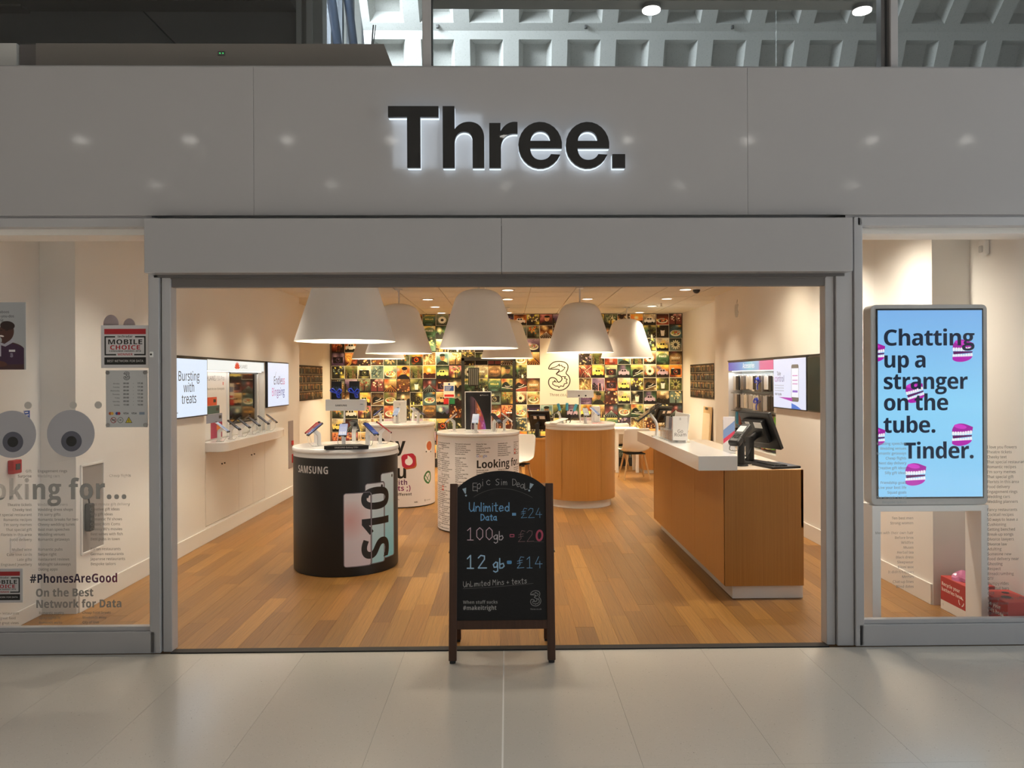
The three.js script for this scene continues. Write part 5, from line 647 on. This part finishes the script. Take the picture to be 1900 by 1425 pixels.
// ---------------------------------------------------------------- right wall: screens and accessory bay
{
  wallScreen('lit wall screen reading Take control with a phone picture, right wall', XR, -1, -4.05, -3.08, 1.296, 1.856, canvasTex(970, 560, (c) => { c.fillStyle = '#dde2f7'; c.fillRect(0, 0, 970, 560); txt(c, 'Take', 110, 190, 62, { col: '#2a2238', w: 'normal' }); const g = c.createLinearGradient(40, 0, 300, 0); g.addColorStop(0, '#b23aa0'); g.addColorStop(1, '#33246a'); c.fillStyle = g; c.font = 'normal 96px sans-serif'; c.fillText('control', 36, 262); for (let i = 0; i < 3; i++) txt(c, 'of your money and your data', 40, 312 + i * 30, 22, { col: '#777', w: 'normal' }); txt(c, 'TEXT TO JOIN', 40, 420, 34, { col: '#222' }); c.fillStyle = '#6a6663'; c.beginPath(); c.roundRect(560, 70, 210, 410, 28); c.fill(); c.fillStyle = '#eef0fb'; c.fillRect(566, 112, 198, 320); c.fillStyle = '#c060a8'; for (const y of [190, 240, 280]) c.fillRect(590, y, 150, 8); c.fillStyle = '#8a62c8'; c.fillRect(590, 356, 150, 22); c.fillStyle = '#b02fae'; c.beginPath(); c.moveTo(160, 440); c.lineTo(580, 440); c.lineTo(580, 480); c.fill(); c.fillStyle = '#3f74d0'; c.beginPath(); c.moveTo(560, 500); c.quadraticCurveTo(720, 520, 840, 560); c.lineTo(560, 560); c.fill(); }), 1.0);
  wallScreen('dark wall screen at the right edge of the entrance', XR, -1, -3.06, -2.1, 1.296, 1.85, null);
  struct('trim_7', [rspan(XR - 0.012, XR, 1.856, 1.872, -5.93, -2.1, 0.002)], M.black, 'thin black strip along the top of the right wall screens');
  const lg = tag(obj('wall_emblem', [ext((() => { const s = new THREE.Shape(); s.moveTo(0, -0.1); s.bezierCurveTo(-0.03, -0.12, -0.08, -0.09, -0.085, 0); s.bezierCurveTo(-0.085, 0.08, -0.03, 0.08, 0, 0.065); s.bezierCurveTo(0.03, 0.08, 0.06, 0.075, 0.075, 0.05); s.bezierCurveTo(0.035, 0.02, 0.04, -0.02, 0.08, -0.04); s.bezierCurveTo(0.065, -0.08, 0.04, -0.12, 0, -0.1); return s; })(), 0.004), ext((() => { const s = new THREE.Shape(); s.moveTo(0.005, 0.075); s.quadraticCurveTo(0.0, 0.115, 0.045, 0.13); s.quadraticCurveTo(0.05, 0.09, 0.005, 0.075); return s; })(), 0.004)].map((g) => g.rotateY(-PI / 2).translate(XR - 0.0005, 2.545, -5.53)), std([0.5, 0.49, 0.48], 0.35, { metalness: 0.3 })), 'grey bitten fruit emblem high on the right wall', 'emblem');
  // bay
  const bz0 = -5.93, bz1 = -4.06, zc = (bz0 + bz1) / 2, b = thing('accessory_bay', 'white accessory bay with a coloured header and rails, right wall', 'display', [XR + 0.2, 0.74, zc]);
  obj('back_panel', bx(0.012, 1.09, 1.86, -0.0065, 0.55, 0), std([0.7, 0.76, 0.76], 0.5), b);
  const bh = thing('lit_header', 'lit coloured header box reading Accessories over the accessory bay', 'sign', [XR + 0.2, 0.74, zc]); obj('header', rb(0.172, 0.116, 1.86, 0.003, -0.112, 1.047, 0), M.white, bh); obj('strip_light', rb(0.02, 0.008, 1.8, 0.002, -0.15, 0.985, 0), glow([1, 0.98, 0.94], 2.5), bh); areaLight('bay_strip_glow', new THREE.Color(0.95, 1, 1), 16, 1.8, 0.03, [XR + 0.04, 1.716, zc], [XR + 0.08, 0.5, zc]);
  obj('lit_header_panel', new THREE.PlaneGeometry(1.85, 0.11).rotateY(-PI / 2).translate(-0.2012, 1.047, 0), screenMat(canvasTex(1850, 110, (c) => { const g = c.createLinearGradient(0, 0, 1850, 0); g.addColorStop(0, '#5a52b8'); g.addColorStop(0.3, '#6f9ad8'); g.addColorStop(0.5, '#8fd0e0'); g.addColorStop(0.68, '#9ab8e0'); g.addColorStop(0.72, '#e070a0'); g.addColorStop(1, '#e8639a'); c.fillStyle = g; c.fillRect(0, 0, 1850, 110); txt(c, 'Accessories', 640, 80, 84, { col: '#f4fbff' }); }), 0.9), bh);
  const rows = [0.93, 0.685, 0.445, 0.225];
  rows.forEach((y, r) => { const b2 = thing('hook_rail', ['topmost', 'second', 'third', 'lowest'][r] + ' white hook rail in the accessory bay', 'rail', [XR + 0.2, 0.74 + y, zc]); obj('rail', [rb(0.018, 0.018, 1.84, 0.003, -0.0225, 0, 0)], M.white, b2); for (let i = 0; i < 16; i++) obj('hook', rod([-0.02, 0, -0.86 + i * 0.1147], [-0.19, 0.006, -0.86 + i * 0.1147], 0.003, 0.003, 6), M.chrome, b2); });
  const cols = ['#d8cdbb', '#14120f', '#b9b4b0', '#e4ddd2', '#3a3028', '#171513', '#7a6f66', '#cfc6ba'], low = ['#7a3426', '#cfc4a4', '#5aa82a', '#5d646c', '#2f8fb8', '#191714', '#c8b98a', '#a63b2c'];
  const ORD = ['first', 'second', 'third', 'fourth', 'fifth', 'sixth', 'seventh', 'eighth', 'ninth', 'tenth', 'eleventh', 'twelfth', 'thirteenth', 'fourteenth', 'fifteenth', 'sixteenth'];
  const tagg = ['top', 'second', 'third', 'lowest'];
  rows.forEach((y, r) => { for (let i = 0; i < 16; i++) { const c = pick(r < 2 ? cols : low), h = rr(0.165, 0.2), z = zc - 0.86 + i * 0.1147, dep = rr(0.09, 0.15);
    const t = thing('hanging_pack', `pack hanging on the ${tagg[r]} rail of the accessory bay, ${ORD[i]} from the photo wall`, 'pack', [XR + 0.2 - 0.036, 0.74 + y, z], 0, 'packs hanging in the accessory bay');
    const k = Math.max(2, Math.round(dep / 0.03)); for (let q = 0; q < k; q++) obj('carton', rb(0.022, h, 0.088 + (q % 2) * 0.012, 0.002, -0.012 - q * 0.027, -h / 2 - 0.011, 0), std(q % 3 === 1 ? pick(r < 2 ? cols : low) : c, 0.5), t); obj('hang_tab', bx(0.004, 0.026, 0.03, -0.012 - (k - 1) * 0.027, -0.012, 0), M.white, t); } });
  for (const [y, z, l] of [[0.74 + 0.84, -4.72, 'blue ribbon bow on the top rail of packs'], [0.74 + 0.59, -4.76, 'blue ribbon bow on the second rail of packs']]) { const t = thing('ribbon_bow', l, 'ribbon', [XR + 0.02, y, z]); obj('loops', [tube([[0, 0, 0], [-0.02, 0.06, 0.03], [-0.02, 0.03, 0.07], [0, 0, 0]], 0.009, 16, 5), tube([[0, 0, 0], [-0.02, 0.05, -0.04], [-0.02, 0.0, -0.08], [0, 0, 0]], 0.009, 16, 5)], M.blueRibbon, t); obj('tails', [tube([[0, 0, 0], [-0.02, -0.04, 0.01], [-0.02, -0.09, 0.02]], 0.008, 10, 5), tube([[0, 0, 0], [-0.02, 0.0, 0.1], [-0.02, 0.02, 0.16]], 0.006, 10, 5)], M.blueRibbon, t); }
  const cl = thing('leaning_board', 'tan clipboard board leaning against the right wall', 'board', [3.2, 0, -7.75]); const ph = obj('board', rb(0.02, 0.85, 0.5, 0.01, 0, 0.425, 0), std([0.6, 0.42, 0.22], 0.6), cl); obj('paper', rb(0.004, 0.68, 0.42, 0.002, -0.013, 0.4, 0), std([0.72, 0.6, 0.42], 0.7), ph); obj('clip', [rb(0.02, 0.04, 0.14, 0.006, -0.018, 0.82, 0)], M.chrome, ph); cl.rotation.z = -0.06; cl.position.y = 0.32;
  const su = thing('side_unit', 'low white cupboard behind the counter against the right wall', 'cupboard', [3.05, 0, -7.75]); obj('body', rb(0.42, 0.318, 0.9, 0.006, 0, 0.16, 0), M.white, su); obj('door', rb(0.01, 0.26, 0.42, 0.002, -0.212, 0.16, 0.22), M.wall, su); obj('door', rb(0.01, 0.26, 0.42, 0.002, -0.212, 0.16, -0.22), M.wall, su);
}

// ---------------------------------------------------------------- sales counter
{
  const t = thing('sales_counter', 'long oak sales counter with raised white top and white plinth', 'counter', [0, 0, 0]);
  const x0 = 1.6, x1 = 2.185, z1 = -0.99, z0 = -3.74, y0 = 0.105, y1 = 0.962;
  for (let i = 0; i < 3; i++) obj('oak_front_panel', uvm(rspan(x0, x0 + 0.02, y0, y1, z1 - (i + 1) * 0.9167, z1 - i * 0.9167 - 0.0015, 0.002), i * 2.3, 0.7), M.oak, t);
  obj('oak_end_panel', uvm(rspan(x0, x1, y0, y1, z1 - 0.02, z1, 0.002), 5, 1), M.oak, t); obj('oak_far_panel', uvm(rspan(x0, x1, y0, y1, z0, z0 + 0.02, 0.002), 3, 2), M.oak, t); obj('oak_back_panel', uvm(rspan(x1 - 0.02, x1, y0, y1, z0, z1, 0.002), 1, 2), M.oak, t);
  obj('worktop', rspan(x0 + 0.02, x1 - 0.001, 0.94, 0.964, z0 + 0.02, z1 - 0.02, 0.002), std([0.5, 0.42, 0.34], 0.5), t);
  obj('plinth', rspan(1.668, 2.195, 0.001, y0 + 0.001, -3.68, -1.035, 0.003), M.gloss, t);
  obj('raised_top', rb(0.286, 0.108, 2.64, 0.004, 1.537, 1.0185, -2.255), M.gloss, t);
  const L = 1.0735;
  // leaflet holder
  const h = thing('leaflet_holder', 'clear leaflet holder with a white Go Roam card on the counter', 'leaflet holder', [1.51, L, -2.3], 0.0);
  obj('base', rb(0.17, 0.008, 0.56, 0.003, 0, 0.0045, 0), M.acrylic, h); obj('back_board', rb(0.012, 0.25, 0.54, 0.004, 0.05, 0.13, 0).rotateZ(-0.12).translate(0, 0.004, 0), M.gloss, h);
  for (let i = 0; i < 4; i++) { const z = -0.2 + i * 0.13; const p = obj('pocket', [rb(0.004, 0.1, 0.122, 0.001, -0.07, 0.06, z), rb(0.09, 0.1, 0.003, 0.001, -0.025, 0.06, z - 0.064)], M.acrylic, h); obj('leaflet', rb(0.012, 0.2, 0.11, 0.001, -0.02, 0.11, z).rotateZ(-0.05), std(['#b9b0aa', '#6d6a78', '#c9b0a6', '#8d8a90'][i], 0.5), h); }
  obj('card', rb(0.13, 0.21, 0.004, 0.001, -0.005, 0.13, 0.285), M.white, h); obj('card_print', new THREE.PlaneGeometry(0.126, 0.206).translate(-0.005, 0.13, 0.2878), print(canvasTex(256, 420, (c) => { c.fillStyle = '#f4f2f0'; c.fillRect(0, 0, 256, 420); draw3(c, 112, 24, 30, 40, '#999', 3); txt(c, 'Go', 128, 290, 84, { col: '#333', al: 'center', w: 'normal' }); txt(c, 'Roam', 128, 352, 84, { col: '#333', al: 'center', w: 'normal' }); }), 0.5), h);
  const tb = thing('counter_tablet', 'black tablet on a bent white stand at the far end of the counter', 'tablet', [1.45, L, -2.78], -PI / 2);
  obj('stand', tube([[0, 0.0, 0], [0, 0.1, 0], [0, 0.14, 0.01], [0, 0.225, 0.07]], 0.015, 20, 8), M.gloss, tb); obj('foot', rb(0.09, 0.008, 0.09, 0.003, 0, 0.004, 0), M.gloss, tb); const tt = obj('tablet_body', rb(0.2, 0.29, 0.014, 0.006, 0, 0, 0).rotateX(-0.95).translate(0, 0.236, 0.085), M.black, tb); obj('tablet_screen', new THREE.PlaneGeometry(0.18, 0.26).translate(0, 0, 0.0078).rotateX(-0.95).translate(0, 0.236, 0.085), phy([0.03, 0.03, 0.035], 0.1, { clearcoat: 1 }), tb);
}
// till terminals: monitor on a post with card reader, cables and keyboard
function till(pos, turn, label, withReader) {
  const t = thing('till_monitor', label, 'monitor', pos, turn, 'till monitors');
  obj('base', rb(0.22, 0.014, 0.2, 0.006, 0, 0.0075, 0), M.blackMatt, t); obj('post', [rb(0.06, 0.2, 0.05, 0.012, 0, 0.11, 0), rod([0, 0.17, 0], [0, 0.23, 0.07], 0.028)], M.black, t);
  const hd = new THREE.Matrix4().makeRotationX(-0.42).setPosition(0, 0.25, 0.09), ap = (g) => g.applyMatrix4(hd);
  obj('housing', [ap(rb(0.36, 0.32, 0.035, 0.008, 0, 0, 0.02)), ap(rb(0.25, 0.2, 0.05, 0.014, 0, 0.01, -0.02))], M.black, t); obj('screen', ap(new THREE.PlaneGeometry(0.33, 0.28).translate(0, 0, 0.0385)), phy([0.02, 0.025, 0.03], 0.15), t);
  obj('rating_label', [ap(bx(0.09, 0.05, 0.001, -0.075, 0.075, -0.0455).rotateY(0)), ap(bx(0.05, 0.05, 0.001, 0.045, 0.075, -0.0455))], M.white, t);
  obj('cable', [tube([[0.02, 0.2, 0.02], [0.06, 0.06, -0.06], [0.04, 0.02, -0.1], [-0.04, 0.03, -0.08], [-0.02, 0.16, 0.02]], 0.006, 24, 6), tube([[0.04, 0.2, 0.03], [0.1, 0.1, 0.0], [0.08, 0.03, 0.04], [0.03, 0.1, 0.02]], 0.005, 20, 6)], M.rubber, t);
  return t;
}
function reader(pos, turn, label) {
  const t = thing('card_reader', label, 'card reader', pos, turn); obj('post', [cy(0.026, 0.03, 0.22, 0, 0.11, 0, 16), cy(0.05, 0.055, 0.012, 0, 0.006, 0, 20)], M.black, t);
  const m = new THREE.Matrix4().makeRotationX(0.62).setPosition(0, 0.245, 0), ap = (g) => g.applyMatrix4(m); obj('keypad_body', [ap(rb(0.085, 0.05, 0.21, 0.014, 0, 0, 0, 3)), ap(rb(0.1, 0.055, 0.075, 0.02, 0, -0.002, 0.09, 3))], M.black, t); obj('display', ap(rb(0.06, 0.006, 0.07, 0.002, 0, 0.026, -0.03)), std([0.55, 0.57, 0.58], 0.3), t); obj('keys', Array.from({ length: 12 }, (_, i) => ap(rb(0.014, 0.006, 0.01, 0.002, -0.02 + (i % 3) * 0.02, 0.027, 0.03 + Math.floor(i / 3) * 0.015))), M.greyDark, t); obj('loop', tube([[-0.03, 0.17, 0.09], [-0.035, 0.13, 0.1], [0.0, 0.122, 0.102], [0.035, 0.13, 0.1], [0.03, 0.17, 0.09]], 0.004, 20, 6), M.chrome, t); return t;
}
{
  till([1.94, 0.9642, -1.47], 1.95, 'large black till monitor seen from behind on the sales counter'); const rdr = reader([1.8, 0.9642, -1.24], -0.9, 'black card reader on a post beside the till monitor');
  const k = thing('keyboard', 'black keyboard lying on the counter end', 'keyboard', [2.045, 0.9642, -1.175], 0.2); obj('tray', rb(0.24, 0.018, 0.3, 0.006, 0, 0.0095, 0), M.black, k); const ks = []; for (let i = 0; i < 5; i++) for (let j = 0; j < 12; j++) ks.push(rb(0.017, 0.01, 0.018, 0.002, -0.075 + i * 0.021, 0.022, -0.125 + j * 0.0225)); obj('keys', ks, M.blackMatt, k).userData.kind = 'stuff';
  const p = thing('papers', 'loose white papers under the till monitor', 'paper', [1.98, 0.9642, -1.78]); for (let i = 0; i < 3; i++) obj('sheet', bx(0.15, 0.0015, 0.21, 0, 0.001 + i * 0.0018, 0).rotateY(i * 0.3), M.white, p);
  const lc = thing('leaflet_stand', 'clear stand with pink and blue leaflets behind the card reader', 'leaflet holder', [1.985, 0.9642, -2.2], -0.25); obj('holder', [rb(0.11, 0.3, 0.004, 0.001, 0, 0.15, -0.022), rb(0.11, 0.09, 0.004, 0.001, 0, 0.045, 0.022), rb(0.11, 0.006, 0.05, 0.002, 0, 0.003, 0)], M.acrylic, lc);
  obj('leaflet', rb(0.1, 0.32, 0.014, 0.001, 0, 0.167, -0.006), print(canvasTex(128, 400, (c) => { c.fillStyle = '#e9e6ee'; c.fillRect(0, 0, 128, 400); c.fillStyle = '#7f9fd8'; c.beginPath(); c.moveTo(0, 150); c.lineTo(128, 40); c.lineTo(128, 150); c.lineTo(0, 250); c.fill(); c.fillStyle = '#d8486a'; c.beginPath(); c.moveTo(0, 250); c.lineTo(128, 150); c.lineTo(128, 200); c.lineTo(0, 300); c.fill(); }), 0.4), lc);
  // desks at the back with their own tills
  const desk = (pos, w, d, h, label) => { const t = thing('oak_desk', label, 'desk', pos); for (let i = 0; i < 2; i++) obj('oak_panel', uvm(rspan(-w / 2 + i * w / 2, -w / 2 + (i + 1) * w / 2 - 0.002, 0.06, h - 0.03, -d / 2, d / 2, 0.003), i * 3, 1), M.oak, t); obj('desk_top', rb(w + 0.02, 0.03, d + 0.02, 0.004, 0, h - 0.0145, 0), M.oak, t); obj('plinth', rb(w - 0.06, 0.06, d - 0.06, 0.004, 0, 0.0305, 0), M.gloss, t); };
  desk([0.62, 0, -7.2], 0.7, 0.5, 0.735, 'low oak desk behind the round oak table'); desk([2.7, 0, -8.72], 0.78, 0.5, 0.735, 'low oak desk in the back right corner behind the counter');
  till([0.46, 0.7362, -7.15], 2.7, 'black till monitor on the low oak desk behind the round table'); till([2.78, 0.7362, -8.72], -2.6, 'black till monitor on the desk in the back right corner');
  const pr = thing('receipt_printer', 'white receipt printer on the low oak desk', 'printer', [0.8, 0.7362, -7.02]); obj('body', rb(0.1, 0.07, 0.12, 0.01, 0, 0.0355, 0), M.white, pr); obj('paper_slot', rb(0.07, 0.008, 0.02, 0.002, 0, 0.07, 0.02), M.greyDark, pr);
}
// ---------------------------------------------------------------- chairs and the small white table at the back
{
  const shell = (() => {                                             // one continuous moulded seat and back
    const prof = [[0.23, 0.455], [0.2, 0.462], [0.1, 0.45], [0, 0.442], [-0.1, 0.45], [-0.17, 0.48], [-0.205, 0.55], [-0.222, 0.66], [-0.235, 0.78], [-0.24, 0.83]], cv = new THREE.CatmullRomCurve3(prof.map(([z, y]) => V(0, y, z))), N = 26, K = 16, pos = [], idx = [];
    const pt = (i, j, off) => { const a = i / N, b = (j / K) * 2 - 1, c = cv.getPoint(a), t = cv.getTangent(a), n = V(0, t.z, -t.y).multiplyScalar(-1), w = 0.225 - 0.03 * Math.pow(Math.abs(a - 0.45) * 1.6, 3) - (a > 0.94 ? (a - 0.94) * 0.5 : 0), curl = 0.055 * Math.pow(Math.abs(b), 2.4) * (0.4 + 0.9 * Math.exp(-Math.pow((a - 0.6) * 3.2, 2))); return c.add(V(b * w, 0, 0)).add(n.clone().multiplyScalar(off + curl)); };
    for (const off of [0, -0.014]) for (let i = 0; i <= N; i++) for (let j = 0; j <= K; j++) pos.push(...pt(i, j, off).toArray());
    const S = (N + 1) * (K + 1), at = (l, i, j) => l * S + i * (K + 1) + j; for (const l of [0, 1]) for (let i = 0; i < N; i++) for (let j = 0; j < K; j++) { const a = at(l, i, j), b = at(l, i, j + 1), c = at(l, i + 1, j + 1), d = at(l, i + 1, j); l ? idx.push(a, c, b, a, d, c) : idx.push(a, b, c, a, c, d); }
    const edge = []; for (let j = 0; j < K; j++) edge.push([0, j, 0, j + 1]); for (let i = 0; i < N; i++) edge.push([i, K, i + 1, K]); for (let j = K; j > 0; j--) edge.push([N, j, N, j - 1]); for (let i = N; i > 0; i--) edge.push([i, 0, i - 1, 0]);
    for (const [a, b, c, d] of edge) idx.push(at(0, a, b), at(1, a, b), at(1, c, d), at(0, a, b), at(1, c, d), at(0, c, d));
    const g = new THREE.BufferGeometry(); g.setAttribute('position', new THREE.Float32BufferAttribute(pos, 3)); g.setIndex(idx); g.computeVertexNormals(); g.setAttribute('uv', new THREE.Float32BufferAttribute(new Float32Array(pos.length / 3 * 2), 2)); return g;
  })();
  const c0 = thing('shell_chair', 'white moulded chair with wooden legs, seen from behind by the counter', 'chair', [2.06, 0, -7.83], PI + 0.1, 'white shell chairs');
  obj('shell', shell, M.white, c0); obj('under_frame', rb(0.3, 0.02, 0.3, 0.006, 0, 0.416, 0), M.blackMatt, c0); for (const sx of [-1, 1]) for (const sz of [-1, 1]) obj('leg', rod([sx * 0.215, 0.001, sz * 0.19], [sx * 0.13, 0.41, sz * 0.12], 0.011, 0.017), M.legWood, c0);
  dup(c0, [1.98, 0, -9.3], 0.05, 'white moulded chair behind the small white table, facing the entrance'); dup(c0, [0.12, 0, -6.35], PI + 0.5, 'white moulded chair half hidden behind the word list table');
  const t = thing('white_table', 'small white table in front of the photo wall', 'table', [2.2, 0, -8.62]); obj('table_top', rb(0.42, 0.03, 0.44, 0.006, 0, 0.752, 0), M.white, t); obj('apron', [rb(0.36, 0.07, 0.02, 0.003, 0, 0.702, 0.19), rb(0.36, 0.07, 0.02, 0.003, 0, 0.702, -0.19)], M.white, t); for (const sx of [-1, 1]) for (const sz of [-1, 1]) obj('leg', rb(0.05, 0.737, 0.05, 0.004, sx * 0.175, 0.369, sz * 0.185), M.white, t);
  t.position.set(2.07, 0, -8.8);
}

// ---------------------------------------------------------------- chalkboard in the entrance
{
  const GL = { E: '6,10 0,10 0,0 6,0|0,5 5,5', p: '0,-4 0,6|0,5 3,7 5,4 3,0 0,1', i: '1,0 1,6|1,8.4 1,9', c: '5,5 3,6.4 0,4 1,0.6 4,0 5,1', S: '6,9 3,10 0,8 2,5.5 5.5,4 5,1 2,0 0,1', m: '0,0 0,6 0,4 2,6 3,4 3,0|3,4 5,6 6,4 6,0', D: '0,0 0,10 4,9 6.4,5 4,1 0,0', e: '0,3.2 5,3.6 4,6 1.5,6 0,3 1.5,0 5,1', a: '5,5 3,6.4 0,4 0.6,1 3,0 5,3 5,6 5,0 6,0', l: '0,10 0,0', L: '0,10 0.4,0 5,1', U: '0,10 0,3 2,0 4.6,1 5.5,4 6,10|5.5,4 6,0', n: '0,6 0,0 0,4 2.5,6 4.5,4 4.5,0', t: '2,9.4 2,0 4,0|0,6.6 4,6.6', d: '5,10 5,0 5,3 3,6 0.4,4 0.6,1 3,0 5,2', '£': '7,9.4 4,10 2.6,7 3.4,3 0.6,0 7,0.2|0.6,4 5.4,5|0.8,6 5.6,7', 2: '0,8 2,10 5,9.4 5,6.6 0,0 6.6,0.3', 4: '3.4,10 0,3.4 6.6,3.4|4.4,6 4.4,0', 1: '0,7.6 2.6,10 2.6,0|0,0 5,0', 0: '3,10 0.4,7.6 0.4,2.4 3,0 5.6,2.4 5.6,7.6 3,10', g: '5,5 3,6.4 0,4 1,0.6 4,1 5,6 5,-3 2.6,-4.4 0.4,-3', b: '0,10 0,0 3,0 5,2 4,5 0,4', M: '0,0 0.6,10 3,5 5.6,10 6.4,0', s: '4.6,5.6 2,6.4 0.6,5 4.4,2 3,0 0,0.6', '+': '2,6 2,1|0,3.4 4.4,3.4', x: '0,6 4.4,0|4.4,6 0,0', '-': '0,3 4,3', N: '0,0 0,9 5,0 5,9', 'ï': '1,0 1,6' };
  const write = (c, s, x, y, h, col, lw, adv = 1, tilt = 0) => { c.strokeStyle = col; c.lineWidth = lw; c.lineCap = c.lineJoin = 'round'; let q = x; const k = h / 10; for (const ch of s) { if (ch === ' ') { q += 5 * k * adv; continue; } const gl = GL[ch]; if (!gl) continue; let mx = 0; for (const st of gl.split('|')) { c.beginPath(); st.split(' ').forEach((p, i) => { const [a, b] = p.split(',').map(Number); mx = Math.max(mx, a); const X = q + a * k, Y = y - b * k + tilt * (q - x) + rr(-1, 1) * lw * 0.25; i ? c.lineTo(X, Y) : c.moveTo(X, Y); }); c.stroke(); } q += (mx + 2.6 * adv) * k; } return q; };
  // 1 px = 1/1500 m, board 0.53 x 0.86 m
  const tex = canvasTex(812, 1290, (c) => {
    c.fillStyle = '#100f11'; c.fillRect(0, 0, 812, 1290); const W = '#c9c6c4', BL = '#74a9d6', PK = '#d9b9c4';
    for (let i = 0; i < 900; i++) { c.fillStyle = '#8d8a88'; c.globalAlpha = rr(0.01, 0.04); c.beginPath(); c.ellipse(rnd() * 812, rnd() * 1290, rr(4, 50), rr(1, 5), rr(-0.5, 0.5), 0, 7); c.fill(); } c.globalAlpha = 1;
    'Epic'.split('').forEach((ch, i) => write(c, ch, 140 + i * 42, 176 - i * 17 + (ch === 'i' ? -6 : 0), 66, W, 3.4)); 'Sim'.split('').forEach((ch, i) => write(c, ch, [352, 400, 422][i], 128, 54, W, 3.4)); 'DeaL'.split('').forEach((ch, i) => write(c, ch, 508 + i * 37, 132 + i * 13, 58, W, 3.4));
    c.strokeStyle = '#6f6c6c'; c.lineWidth = 2.4; c.beginPath(); c.moveTo(148, 232); c.quadraticCurveTo(400, 80, 690, 240); c.stroke();
    for (const [x, y, r] of [[68, 190, -0.3], [672, 150, 0.35]]) { c.save(); c.translate(x, y); c.rotate(r); c.fillStyle = '#a9bccb'; c.beginPath(); c.moveTo(-16, -36); c.lineTo(22, -36); c.lineTo(6, 12); c.lineTo(-4, 12); c.fill(); c.beginPath(); c.arc(0, 30, 9, 0, 7); c.fill(); c.restore(); }
    write(c, 'Unlimited', 108, 358, 76, BL, 9, 0.75); write(c, 'Data', 216, 436, 52, BL, 9, 0.7); c.fillStyle = BL; c.fillRect(502, 374, 36, 24); write(c, '£24', 580, 418, 84, BL, 4, 0.6);
    write(c, '100', 92, 606, 106, PK, 7, 1.0); write(c, 'gb', 332, 606, 70, '#cfc4c8', 7, 0.9); c.strokeStyle = '#c8607c'; c.lineWidth = 6; c.strokeRect(482, 562, 36, 20); write(c, '£2', 552, 624, 96, '#8d6a6c', 4, 0.7); c.strokeStyle = '#b24a62'; c.lineWidth = 18; c.beginPath(); c.ellipse(752, 572, 26, 42, 0.1, 0, 7); c.stroke(); c.strokeStyle = '#5a5455'; c.lineWidth = 3; c.beginPath(); c.moveTo(700, 626); c.lineTo(790, 628); c.stroke();
    write(c, '12', 92, 850, 112, '#a9cbe6', 11, 1.5); write(c, 'gb', 328, 850, 80, '#9cc2e0', 11, 0.9); c.fillStyle = '#5b97c9'; c.beginPath(); c.roundRect(452, 786, 44, 30, 9); c.fill(); write(c, '£14', 540, 850, 96, '#7fb0d8', 5, 1.1);
    write(c, 'UnLïmïted Mins + texts', 56, 1008, 46, W, 3.6, 0.72, -0.05); c.strokeStyle = '#7a7777'; c.lineWidth = 2.6; c.beginPath(); c.moveTo(54, 1022); c.quadraticCurveTo(300, 1016, 690, 982); c.stroke();
    txt(c, 'When stuff sucks', 54, 1150, 38, { col: '#9a9896' }); txt(c, '#makeitright', 54, 1202, 50, { col: '#a9a7a5', sx: 0.95 }); draw3(c, 664, 1044, 96, 130, '#8f8d8c', 6); txt(c, 'Three.co.uk', 712, 1206, 18, { col: '#8f8d8c', al: 'center' });
  });
  const t = thing('chalkboard_sign', 'wooden framed chalkboard sign with price offers standing in the entrance', 'sign', [-0.036, 0, 0.205]);
  const lean = 0.172, FR = (g) => g.rotateX(-lean);                   // front frame leans back about its feet
  const PW = 0.046; for (const s of [-1, 1]) { obj('front_post', FR(uvm(rb(PW, 1.015, 0.03, 0.004, s * 0.286, 0.522, 0), s, 0)), M.walnut, t); obj('rubber_foot', FR(rb(0.034, 0.018, 0.026, 0.004, s * 0.286, 0.01, 0)), M.rubber, t); }
  obj('bottom_rail', FR(uvm(rb(0.53, 0.05, 0.026, 0.003, 0, 0.214, 0))), M.walnut, t);
  const half = 0.263, sh = new THREE.Shape(); sh.moveTo(-half, 0.239); sh.lineTo(half, 0.239); sh.lineTo(half, 1.005); sh.quadraticCurveTo(0.17, 1.102, 0, 1.106); sh.quadraticCurveTo(-0.17, 1.102, -half, 1.005); sh.closePath();
  const bg = new THREE.ShapeGeometry(sh, 20), bp = bg.attributes.position, uv = bg.attributes.uv; for (let i = 0; i < bp.count; i++) uv.setXY(i, (bp.getX(i) + half) / (2 * half), (bp.getY(i) - 0.239) / 0.867);
  const bd = obj('board', FR(ext(sh, 0.016).translate(0, 0, -0.008)), M.blackMatt, t); obj('chalk_writing', FR(bg.translate(0, 0, 0.0086)), print(tex, 0.75), t);
  const rl = -0.2, RR = (g) => g.rotateX(0.19).translate(0, 0.0, -0.375); for (const s of [-1, 1]) { obj('rear_post', RR(uvm(rb(PW * 0.9, 1.0, 0.026, 0.004, s * 0.28, 0.515, 0))), M.walnut, t); obj('rubber_foot', RR(rb(0.034, 0.018, 0.024, 0.004, s * 0.28, 0.01, 0)), M.rubber, t); }
  obj('rear_board', RR(bx(0.52, 0.76, 0.01, 0, 0.6, 0)), M.blackMatt, t);
  for (const s of [-1, 1]) obj('hinge_chain', tube([[s * 0.31, 0.62, -0.1], [s * 0.318, 0.6, -0.18], [s * 0.31, 0.62, -0.26]], 0.004, 10, 5), M.chrome, t);
}
renderer.render(scene, camera);
